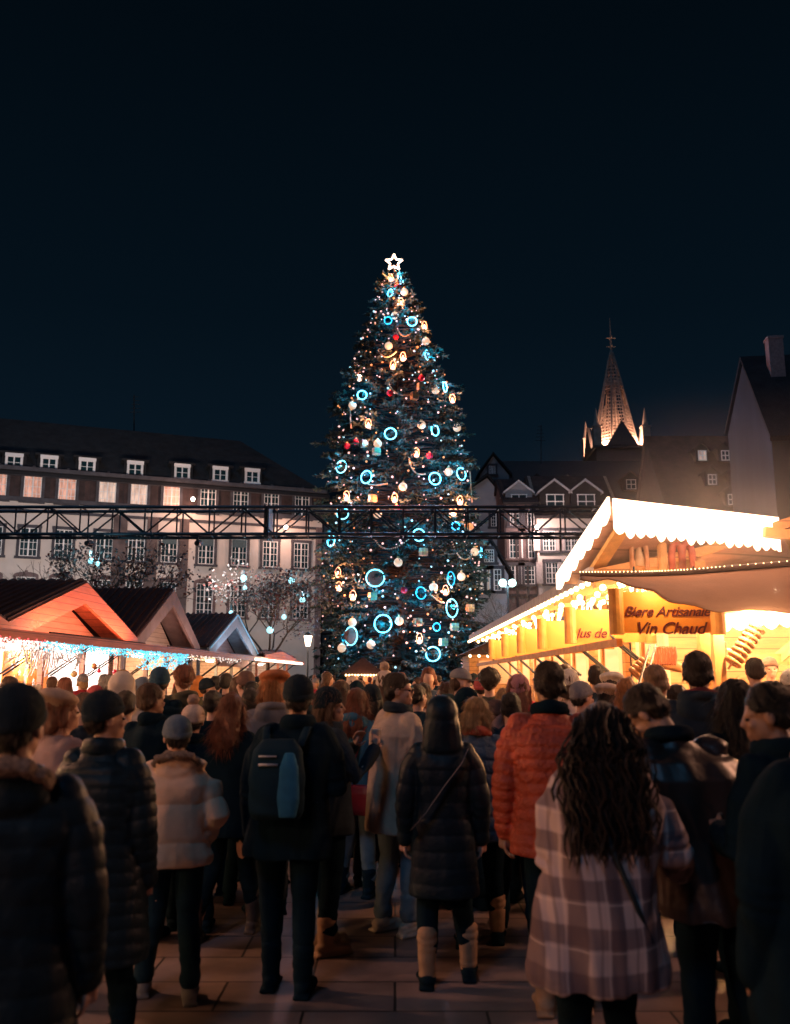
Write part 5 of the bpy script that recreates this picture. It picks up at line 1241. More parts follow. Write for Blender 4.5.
    t.loft([(0, 0, .80, .15, .11), (0, 0, .92, .165, .118), (0, 0, 1.04, .155, .11)], 18)
    def tf(P, n): return vnoise(P, (14, 14, 9)) * .006 * np.clip(1.4 - P[:, 2], .3, 1) + .010 * np.clip(vnoise(P, (5, 5, 34)), -.3, 1) * np.exp(-((P[:, 2] - .2) / .13) ** 2) + .006 * vnoise(P, (6, 6, 30)) * np.exp(-((P[:, 2] - .5) / .08) ** 2)
    finish(remesh(t, vox * 1.15, 2), 'trousers', CL[legs], root, tf)
    # ---- shoes
    if Y < 13:
        for s in (-1, 1):
            sh = MB(); a = ank[s]
            sh.limb([a + Vector((0, -.045, -.045)), a + Vector((0, .05, -.045)), a + Vector((s * .028, .135, -.055))], [(.044, .046), (.050, .040), (.042, .032)], 12); sh.limb([a + Vector((0, 0, .02)), a + Vector((0, -.01, -.03))], [.05, .05], 10)
            sh.box(a + Vector((s * .005, .04, -.078)), (.088, .27, .022))
            two = boot > .13 and shoes == 'sand'; sf0 = sh
            if two: sh2 = MB()
            if boot: (sh2 if two else sh).limb([a + Vector((0, -.008, -.02 if not two else .0)), a + Vector((0, -.012, .06)), a + Vector((0, -.01, .07 + boot))], [(.052, .056), (.055, .059), (.062, .067)], 14)
            def sf(P, n): return .004 * vnoise(P, (10, 10, 45))
            finish(remesh(sh, vox, 2, .4), 'boot' if boot and not two else 'shoe', CL['black' if two else shoes], root, sf)
            if two: finish(remesh(sh2, vox, 2, .4), 'boot_shaft', CL['sand'], root, lambda P, n: .005 * vnoise(P, (9, 9, 38)))
    # ---- coat
    hem = hem if hem is not None else {'jacket': .80, 'parka': .62, 'long': .42, 'shirt': .62}[coat]
    k = bulk; c = MB(); fx = (.92 if fem else 1.0) * k * wide; fy = k
    secs = [(0, 0, hem, .205 * fx + (.90 - hem) * .06, .15 * fy + (.9 - hem) * .05), (0, 0, hem + .05, .21 * fx + (.90 - hem) * .05, .152 * fy + (.9 - hem) * .04)]
    for z, rx, ry in ((.92, .195, .142), (1.08, .180, .132), (1.22, .192, .138), (1.33, .205, .136)):
        if z > hem + .08: q = T((0, 0, z)); secs.append((q.x, q.y, q.z, rx * fx, ry * fy))
    q = T((0, -.005, 1.405)); secs.append((q.x, q.y, q.z, (sw_ + .008) * (1 + (k - 1) * .5), .108 * fy)); q = T((0, -.01, 1.455)); secs.append((q.x, q.y, q.z, .115, .085)); q = T((0, -.006, 1.50 + collar)); secs.append((q.x, q.y, q.z, .074, .074))
    c.loft(secs, 28, 2.25)
    SL = {}
    for s in (-1, 1):
        S, e, w, hd = A[s]; kk = .5 + .5 * k; P_ = [S + Vector((-s * .035, 0, .005)), S.lerp(e, .35) + Vector((s * .006, 0, 0)), e, e.lerp(w, .55), w + (w - e).normalized() * .0]
        c.limb(P_, [.078 * kk, .073 * kk, .064 * kk, .056 * kk, .050 * kk], 14); SL[s] = (np.array(S), np.array(e), np.array(w))
    if hood == 'down':
        q = T((0, -.10, 1.45)); c.ball(q, (.135, .065, .10), 18, 12); q = T((0, -.075, 1.495)); c.ring(q, .095, .07, .034, Matrix.Rotation(R(72), 3, 'X'), 24, 8)
    elif hood == 'up':
        c.ball(Hd((0, -.035, 1.665)), (.105, .115, .125), 20, 14, HM); c.limb([Hd((0, -.045, 1.60)), T((0, -.05, 1.46))], [(.115, .105), (.13, .085)], 16)
    elif hood == 'collar':
        q = T((0, .0, 1.50)); c.ring(q, .078, .082, .030, Matrix.Rotation(R(84), 3, 'X'), 26, 8, 1.5)
    rq = random.Random(label)
    ph = np.array([rq.uniform(0, 9) for _ in range(3)])
    def cf(P, n):
        arm_t = np.full(len(P), -1.0); armd = np.full(len(P), 9.0)
        for s in (-1, 1):
            S, e, w = SL[s]; acc = 0
            for a, b2 in ((S, e), (e, w)):
                d = b2 - a; L_ = np.linalg.norm(d); u = np.clip(((P - a) @ d) / L_ ** 2, 0, 1); dist = np.linalg.norm(P - a - u[:, None] * d, axis=1); m_ = dist < armd; armd = np.where(m_, dist, armd); arm_t = np.where(m_, acc + u * L_, arm_t); acc += L_
        on = np.clip((.095 * k - armd) / .02, 0, 1) * np.clip((np.abs(P[:, 0]) - sw_ + .08) / .04, 0, 1)
        out = np.zeros(len(P))
        if quilt:
            zz = P[:, 2] + P[:, 1] * .1 + .006 * vnoise(P, (6, 6, 3))
            qb = np.abs(np.sin(np.pi * zz / quilt)) ** .55; qa = np.abs(np.sin(np.pi * arm_t / (sleeve_q or quilt))) ** .55
            q = qb * (1 - on) + qa * on; top_ = np.clip((1.47 - P[:, 2]) / .04, 0, 1)
            out += (q - .7) * .014 * qa_ * (quilt / .085) ** .5 * top_ + .004 * vnoise(P + ph, (30, 30, 12))
        else:
            ff = vnoise(P + ph, (11, 9, 3.2)) * .009 + vnoise(P + ph, (22, 20, 9)) * .004
            elb = sum(np.exp(-(np.linalg.norm(P - SL[s][1], axis=1) / .09) ** 2) for s in (-1, 1)); ff += elb * .009 * vnoise(P, (12, 12, 40)); out += ff * foldamp * 1.5
            out += .006 * np.clip(np.sin(P[:, 0] * 55 + P[:, 2] * 4 + ph[0]), 0, 1) * np.clip((1.15 - P[:, 2]) / .5, 0, 1) * foldamp
        return out
    finish(remesh(c, vox, 3, .55), 'coat' if coat != 'shirt' else 'shirt', CL[cc], root, cf)
    if fur:
        f = MB(); 
        if hood == 'up': f.ring(Hd((0, .045, 1.655)), .092, .115, .026, HM, 30, 8)
        else: f.ring(T((0, -.10, 1.49)), .12, .085, .032, Matrix.Rotation(R(62), 3, 'X'), 30, 8)
        finish(remesh(f, max(vox, .012), 1), 'fur_trim', M_fur, root, lambda P, n: .014 * vnoise(P, (55, 55, 55)))
    if scarf:
        f = MB(); f.ring(T((0, .005, 1.505)), .078, .082, .034, Matrix.Rotation(R(80), 3, 'X'), 26, 8, 1.3); finish(remesh(f, max(vox, .011), 2), 'scarf', CL[scarf], root, lambda P, n: .008 * vnoise(P, (12, 12, 60)))
    # ---- hair
    if hair and hair != 'none' and not (hood == 'up' and hair == 'short'):
        h = MB(); hg = {'short': 1, 'crop': .965}.get(hair, 1.03)
        if not (hat and hair == 'short'):
            h.ball(Hd((0, -.021, 1.686)), (.0805 * hg, .099 * hg, .084 * hg), 20, 14, HM)
            for s in (-1, 1): h.limb([Hd((s * .066, .035, 1.672)), Hd((s * .068, -.02, 1.645)), Hd((s * .062, -.06, 1.62))], [.012, .016, .024], 8)
        h.ball(Hd((0, -.050, 1.635)), (.076, .060, .068), 16, 12, HM)
        if hair in ('long', 'wavy', 'curly'):
            Lh = {'long': 1.30, 'wavy': 1.36, 'curly': 1.16}[hair]; wd = {'long': .085, 'wavy': .105, 'curly': .155}[hair]
            q1, q2, q3 = Hd((0, -.06, 1.60)), T((0, -.125, 1.46)), T((0, -.15, Lh)); h.tube([Hd((0, -.045, 1.70)), q1, q2, q3 + Vector((0, .01, .06)), q3], [(.085, .05), (.094, .06), (wd * 1.05, .055), (wd * .95, .05), (wd * .5, .025)], 18, True, ref=(0, 1, 0))
            for s in (-1, 1): h.limb([Hd((s * .074, .01, 1.66)), Hd((s * .082, .0, 1.57)), T((s * .11, -.01, 1.44))], [.024, .028, .02], 10)
        elif hair == 'bob':
            for s in (-1, 1): h.limb([Hd((s * .074, .0, 1.66)), Hd((s * .084, -.01, 1.57))], [.026, .028], 10)
            h.limb([Hd((0, -.07, 1.62)), Hd((0, -.085, 1.54))], [(.085, .05), (.075, .035)], 14)
        elif hair == 'pony':
            h.limb([Hd((0, -.12, 1.69)), Hd((0, -.17, 1.62)), Hd((0, -.15, 1.48))], [.03, .04, .02], 12)
        elif hair == 'bun': h.ball(Hd((0, -.11, 1.74)), (.05, .05, .045), 12, 10)
        elif hair == 'afro': h.ball(Hd((0, -.03, 1.70)), (.115, .115, .105), 18, 12)
        amp = {'short': .0055, 'crop': .002, 'afro': .012, 'curly': .018, 'wavy': .012}.get(hair, .006); fq = (60, 60, 10) if hair in ('long', 'bob', 'pony') else (80, 80, 45) if hair in ('short', 'crop') else (34, 34, 24)
        ho_ = finish(remesh(h, vox if lod else .008, 1, .5), 'hair', HR[hrc], root, lambda P, n: amp * vnoise(P + ph, fq) + amp * .5 * vnoise(P, tuple(2 * f_ for f_ in fq)))
        if lod < 2: strands(ho_, hair, 1500 if lod == 0 else 450, rz_, Hd((0, -.02, 1.70)))
    # ---- headwear
    if hat in ('beanie', 'bobble'):
        h = MB(); h.ball(Hd((0, -.018, 1.690)), (.091, .106, .096), 22, 16, HM); h.limb([Hd((0, -.018, 1.665)), Hd((0, -.014, 1.69))], [(.091, .107), (.0905, .106)], 24)
        hr = MB()
        me_ = remesh(h, vox if lod else .008, 2, .5)
        # cut the face opening by keeping only what lies above the brow plane
        bm = bmesh.new(); bm.from_mesh(me_); nrm = HM @ Vector((0, -.30, 1)).normalized(); bmesh.ops.bisect_plane(bm, geom=bm.verts[:] + bm.edges[:] + bm.faces[:], plane_co=Hd((0, .05, 1.658)), plane_no=nrm, clear_inner=True); bm.to_mesh(me_); bm.free()
        ho = finish(me_, 'beanie', KN[hc], root, lambda P, n: .0025 * np.sin(np.arctan2(P[:, 1] - hc0.y, P[:, 0] - hc0.x) * 46))
        cm = MB(); cc_ = Hd((0, -.014, 1.668)); Mq = HM @ Matrix.Rotation(R(90 + 17), 3, 'X')
        cm.ring(cc_, .086, .101, .010, Mq, 36, 8, 2.2); cf_ = cm.build('cuff', KN[hc], None, True); cf_.parent = ho
        if hat == 'bobble':
            pm = MB(); pm.ball(Hd((0, -.03, 1.815)), .048, 16, 12); po = finish(remesh(pm, .008, 0), 'pompom', KN['beige'] if hc == 'cream' else KN[hc], root, lambda P, n: .008 * vnoise(P, (90, 90, 90))); po.parent = ho
    elif hat == 'beret':
        h = MB(); h.ball(Hd((.015, -.035, 1.735)), (.122, .128, .05), 20, 12, HM @ Matrix.Rotation(R(-14), 3, 'X')); h.ball(Hd((0, -.02, 1.70)), (.09, .104, .05), 18, 10, HM); h.limb([Hd((0.015, -.04, 1.775)), Hd((.015, -.04, 1.795))], [.006, .005], 6)
        finish(remesh(h, vox, 2), 'beret', KN[hc], root, lambda P, n: .003 * vnoise(P, (20, 20, 20)))
    elif hat == 'cap':
        h = MB(); h.ball(Hd((0, -.015, 1.69)), (.088, .102, .085), 20, 14, HM, zmin=-.15); h.slab([Hd((.075 * math.sin(a), .07 + .105 * math.cos(a) * .9, 1.688 - .012 * math.sin(a) ** 2)) for a in [R(-90 + 18 * i) for i in range(11)]], HM @ Vector((0, 0, .008))); h.build('cap', KN[hc], None, True).parent = root
    elif hat == 'afro': pass
    # scale the parts and turn the figure in place
    p0 = at(px, row, Y)
    root.location = (p0.x, Y, 0); root.rotation_euler = (0, 0, -R(face)); root.scale = (sc * (1 if sc > .9 else 1.05),) * 2 + (sc,)
    root['hp'] = 0; del root['hp']
    return root, T, Hd, A
# ================================================================ the crowd, each figure where the photo shows it
def W(root, v):
    """figure-local point to world"""
    v = Vector(v); a = root.rotation_euler.z; s = root.scale; v = Vector((v.x * s[0], v.y * s[1], v.z * s[2]))
    return Matrix.Rotation(a, 3, 'Z') @ v + root.location
def adopt(o, root):
    """make a mesh built in figure-local coordinates a part of the figure"""
    o.parent = root; return o
P = person
# --- front row
r1, *_ = P('person in black quilted coat and black hat with brown fur collar, far left', 14, 2.85, 680, -8, 'm', 'long', 'shiny', 1.15, .55, quilt=.085, sleeve_q=.075, qa_=.45, legs='black', hat='beanie', hc='black', hair='short', arms=('pocket', 'down'), lod=0, hood='down', fur=True, head=(12, 0), row=760)
r2, *_ = P('person in long shiny black puffer coat and black beanie, glancing right', 106, 4.35, 688, 6, 'f', 'long', 'shiny', 1.28, .50, qa_=.55, quilt=.065, legs='black', boot=.2, hat='beanie', hc='black', hair='short', arms=('pocket', 'down'), lod=0, head=(48, 0), hood='collar', row=740, skin=0)
r3, *_ = P('person in short beige puffer jacket with hood down over a blue grey beanie', 178, 5.25, 713, -14, 'f', 'jacket', 'beige', 1.22, .83, quilt=.24, sleeve_q=.2, legs='navy', shoes='grey', hat='beanie', hc='bluegrey', hair='short', arms=('front', 'pocket'), lod=0, hood='down', fur=True, head=(-6, 4), stride=.1, row=760, skin=0)
r4, *_ = P('person with long auburn hair in black coat striding behind the beige jacket', 231, 6.4, 693, 14, 'f', 'jacket', 'black', 1.1, .72, legs='black', shoes='brown', boot=.12, hair='wavy', hrc='auburn', arms=('pocket', 'down'), lod=0, stride=-.20, row=740, lean=.04)
r5, *_ = P('tall person in black jacket and black beanie wearing a dark backpack', 290, 5.35, 673, 4, 'm', 'jacket', 'black', 1.22, .74, side=.07, legs='black', shoes='black', boot=.08, hat='beanie', hc='black', hair='short', arms=('down', 'front'), lod=0, head=(-10, 0), row=740, hood='collar', skin=1)
r6, *_ = P('person in black beanie seen in profile, holding a hand up in front', 328, 6.15, 685, 62, 'f', 'jacket', 'charcoal', 1.15, .78, legs='black', shoes='sand', boot=.06, hat='beanie', hc='black', hair='bob', hrc='brown', arms=('raised', 'raised'), lod=0, head=(22, 0), row=745, stride=.05, hood='collar')
r7, *_ = P('person in blue jacket and light jeans with long brown hair beyond the backpacker', 357, 7.6, 688, 22, 'f', 'jacket', 'blue', 1.12, .76, legs='jeans', shoes='navy', boot=.05, hair='wavy', hrc='auburn', arms=('front', 'down'), lod=0, row=750, hood='down', stride=.03)
r8, *_ = P('person in camel coat, jeans and glasses looking to the right', 397, 6.5, 672, 56, 'm', 'parka', 'camel', 1.30, .68,  legs='jeans', shoes='cream', hair='short', hrc='dark', arms=('front', 'front'), lod=0, head=(40, 0), glasses=True, row=745, scarf='charcoal', foldamp=1.4, skin=0)
r9, *_ = P('person in knee length black parka with hood up, crossbody strap and tan boots', 443, 5.5, 692, 2, 'f', 'long', 'shiny', 1.03, .53, quilt=.10, qa_=.4, foldamp=1.2, legs='black', shoes='sand', boot=.15, hair='none', arms=('down', 'down'), lod=0, hood='up', row=755)
r10, *_ = P('person with fair hair, rust scarf and slate puffer jacket, in tan boots', 477, 6.25, 697, 6, 'f', 'jacket', 'slate', 1.15, .74, quilt=.10, legs='black', shoes='sand', boot=.15, hair='bob', hrc='blond', arms=('front', 'down'), lod=0, scarf='rust', head=(30, 6), row=750)
r11, *_ = P('person in quilted orange red puffer jacket seen from behind', 556, 5.05, 661, 8, 'm', 'jacket', 'rust', 1.22, .77, quilt=.062, legs='black', shoes='sand', boot=.08, hair='short', hrc='dark', arms=('down', 'front'), lod=0, scarf='black', head=(-16, 0), side=-.05, row=740, skin=1)
r12, *_ = P('person with long dark curly hair in an oversized plaid shirt jacket', 591, 3.65, 703, -4, 'f', 'shirt', 'plaid', 1.36, .64, legs='black', shoes='black', hair='none', arms=('front', 'bentside'), lod=0, hood='collar', head=(22, 14), lean=.05, row=800, foldamp=1.5, side=.11, wide=1.03)
r13, *_ = P('person in glossy dark brown jacket with head bowed behind the curly hair', 716, 3.95, 690, -14, 'm', 'jacket', 'shinybrown', 1.45, .76, legs='black', shoes='black', hair='short', hrc='dark', arms=('front', 'pocket'), lod=0, lean=.14, side=-.27, head=(-40, 50), row=770, H=1.70, foldamp=1.3, scarf='black', skin=1)
r14, *_ = P('person with long straight black hair and black coat in front of the sausages', 736, 4.7, 679, -2, 'f', 'jacket', 'black', 1.15, .70, legs='black', hair='long', hrc='black', arms=('pocket', 'pocket'), lod=0, row=740)
r15, *_ = P('dark haired person in black bending forward at the right edge', 786, 3.55, 683, -30, 'm', 'jacket', 'black', 1.2, .72, legs='black', hair='short', hrc='black', arms=('front', 'front'), lod=0, lean=.06, head=(-40, 12), row=740, skin=1, hood='collar')
r16, *_ = P('person in black coat with brown collar cropped by the right edge', 826, 2.9, 676, -6, 'm', 'jacket', 'black', 1.35, .70, legs='black', hair='short', hrc='black', arms=('down', 'down'), lod=0, row=760, scarf='brown', skin=1)
r17, *_ = P('person with short dark hair and plaid scarf, taller than the heads around', 701, 5.5, 651, 10, 'm', 'jacket', 'charcoal', 1.2, .8, legs='black', hair='short', hrc='dark', arms=('down', 'down'), lod=0, row=700, scarf='darkred', hood='down', head=(10, 0), skin=0)
r18, *_ = P('sandy haired person with grey hood down, left of the plaid scarf', 657, 6.0, 664, 12, 'm', 'jacket', 'grey', 1.2, .8, legs='black', hair='crop', hrc='sandy', arms=('down', 'down'), lod=0, row=700, hood='down', head=(16, 0))

# hair of the curly headed figure: separate spiral locks
def curls(root, Hd, T, n=620, seed=2):
    rnd = random.Random(seed); mb = MB()
    mb.ball(Hd((0, -.03, 1.68)), (.088, .098, .090), 18, 12); mb.limb([Hd((0, -.05, 1.62)), T((-.02, -.10, 1.45)), T((-.02, -.13, 1.28))], [(.08, .05), (.10, .04), (.07, .02)], 12, ref=(0, 1, 0))
    for i in range(n):
        a = rnd.uniform(-2.75, 2.75) ; el = rnd.uniform(-.1, 1.35)
        d = Vector((math.sin(a) * math.cos(el), -math.cos(a) * math.cos(el), math.sin(el)))
        if d.y > .35 and el < .8: continue
        p = Hd(Vector((0, -.02, 1.67)) + Vector((d.x * .085, d.y * .095, d.z * .085)))
        L_ = rnd.uniform(.34, .60); sx = p.x + d.x * rnd.uniform(.03, .09); x_end = sx * 1.0 + rnd.gauss(-.045, .03); y_end = -.17 + rnd.gauss(0, .025) if d.y < .2 else -.02
        m = 15; pts = []; ph_ = rnd.uniform(0, 6); fr = rnd.uniform(9, 14); cr = rnd.uniform(.007, .018)
        for j in range(m):
            t = j / (m - 1); e = min(1, t * 2.2); c = Vector((p.x + (x_end - p.x) * e, p.y + (y_end - p.y) * e ** .8, p.z + .035 * math.sin(min(1, t * 3) * math.pi) - L_ * t ** 1.15)); r_ = cr * min(1, t * 4)
            pts.append(c + Vector((math.cos(ph_ + t * fr * 2) * r_, math.sin(ph_ + t * fr * 2) * r_, 0)))
        th = rnd.uniform(.0035, .0075) if rnd.random() < .85 else .002; mb.tube(pts, [th] * (m - 2) + [th * .7, th * .2], 4)
    return adopt(mb.build('hair', HR['dark'], None, True), root)
_r12, T12, H12, A12 = r12, None, None, None
def headfns(lean, side, head):
    def T(v): v = Vector(v); return Vector((v.x + side * max(0, v.z - .9), v.y + lean * max(0, v.z - .9), v.z - abs(lean) * .25 * max(0, v.z - .9) / .85))
    hc0 = T((0, .005, 1.53)); HM = Matrix.Rotation(-R(head[0]), 3, 'Z') @ Matrix.Rotation(-R(head[1]), 3, 'X')
    return T, (lambda v: hc0 + HM @ (Vector(v) - Vector((0, 0, 1.53))))
T_, H_ = headfns(.05, .11, (22, 14)); curls(r12, H_, T_)
# her shirt collar and bag strap
mb = MB(); mb.tube([(-.04, -.155, 1.40), (.02, -.19, 1.20), (.10, -.20, 1.0), (.18, -.16, .82)], [.011] * 4, 6); adopt(mb.build('strap', CL['charcoal'], None, True), r12)
# strap across the parka
mb = MB(); pts = [(.15, -.10, 1.44), (.11, -.165, 1.36), (.0, -.195, 1.22), (-.11, -.205, 1.06), (-.20, -.15, .95)]; mb.tube(pts, [(.003, .02)] * 5, 8, ref=(0, 1, 0)); adopt(mb.build('strap', CL['grey'], None, True), r9)
# backpack, worn but liftable
def in_world(root, mb, name, m, parent):
    mb.v = [tuple(W(root, v)) for v in mb.v]; return mb.build(name, m, parent, True)
def smooth_world(root, mb, name, m, parent, vox=.012, disp=None):
    me = remesh(mb, vox, 3, .6); t = worldloc(parent)
    for v in me.vertices: v.co = W(root, v.co) - t
    return finish(me, name, m, parent, disp)
o = thing('backpack', W(r5, (0, -.25, .95)), 'dark backpack with teal side panel on the tall person in the beanie', 'backpack')
mb = MB(); mb.loft([(-.02, -.25, .98, .13, .06), (-.02, -.26, 1.02, .155, .085), (-.02, -.27, 1.20, .16, .09), (-.02, -.26, 1.36, .14, .075), (-.02, -.24, 1.42, .09, .04)], 24, 3); smooth_world(r5, mb, 'bag_body', CL['navy'], o, .012, lambda P, n: .004 * vnoise(P, (14, 14, 14)))
mb = MB(); mb.loft([(.055, -.33, 1.00, .05, .03), (.06, -.345, 1.10, .065, .035), (.06, -.34, 1.27, .055, .03), (.058, -.325, 1.35, .03, .018)], 18, 2.4); smooth_world(r5, mb, 'side_panel', CL['teal'], o, .01)
mb = MB(); mb.box((-.06, -.352, 1.33), (.10, .008, .010)); mb.box((-.055, -.356, 1.285), (.11, .008, .014)); in_world(r5, mb, 'reflective_tape', mat('silver_tape', (.35, .35, .38), .4), o)
for s in (-1, 1): mb = MB(); mb.tube([(s * .10, -.22, 1.38), (s * .12, -.10, 1.475), (s * .12, .06, 1.47), (s * .14, .155, 1.32), (s * .17, .12, 1.15), (s * .17, -.12, 1.05)], [(.006, .024)] * 6, 8, ref=(1, 0, 0)); in_world(r5, mb, 'strap', CL['navy'], o)
# red handbag carried by the person in blue
o = thing('handbag', W(r7, (.10, -.2, .78)), 'red handbag hanging at the hip of the person in the blue jacket', 'handbag')
mb = MB(); mb.loft([(.12, -.20, .70, .11, .045), (.12, -.20, .74, .125, .055), (.12, -.205, .88, .12, .05), (.12, -.205, .95, .10, .03)], 20, 3); smooth_world(r7, mb, 'bag_body', mat('red_leather', (.30, .012, .02), .4, spec=.5), o, .01)
mb = MB(); mb.tube([(.03, -.20, .95), (.07, -.20, 1.15), (.13, -.13, 1.42), (.14, -.0, 1.46), (.18, -.12, 1.30), (.20, -.20, .95)], .009, 8); in_world(r7, mb, 'strap', CL['darkred'], o)
# paper cup / phone in raised hands
def held(root, arms_i, sw, style, label, kind):
    S, e, w, hd = arm_pts(arms_i, (arms_i * sw, 0, 1.405), style); q = w + hd * .09 + Vector((-arms_i * .03, .02, 0))
    o = thing('paper_cup' if kind == 'cup' else 'phone', W(root, q), label, kind if kind == 'phone' else 'cup')
    mb = MB()
    if kind == 'cup': mb.tube([q - Vector((0, 0, .05)), q + Vector((0, 0, .055)), q + Vector((0, 0, .06))], [.027, .038, .040], 14); in_world(root, mb, 'cup', CL['white'], o)
    else: mb.box(q, (.075, .010, .15)); in_world(root, mb, 'case', M_steel, o)
held(r6, 1, .168, 'raised', 'pale paper cup in the raised hand of the person in profile', 'cup')

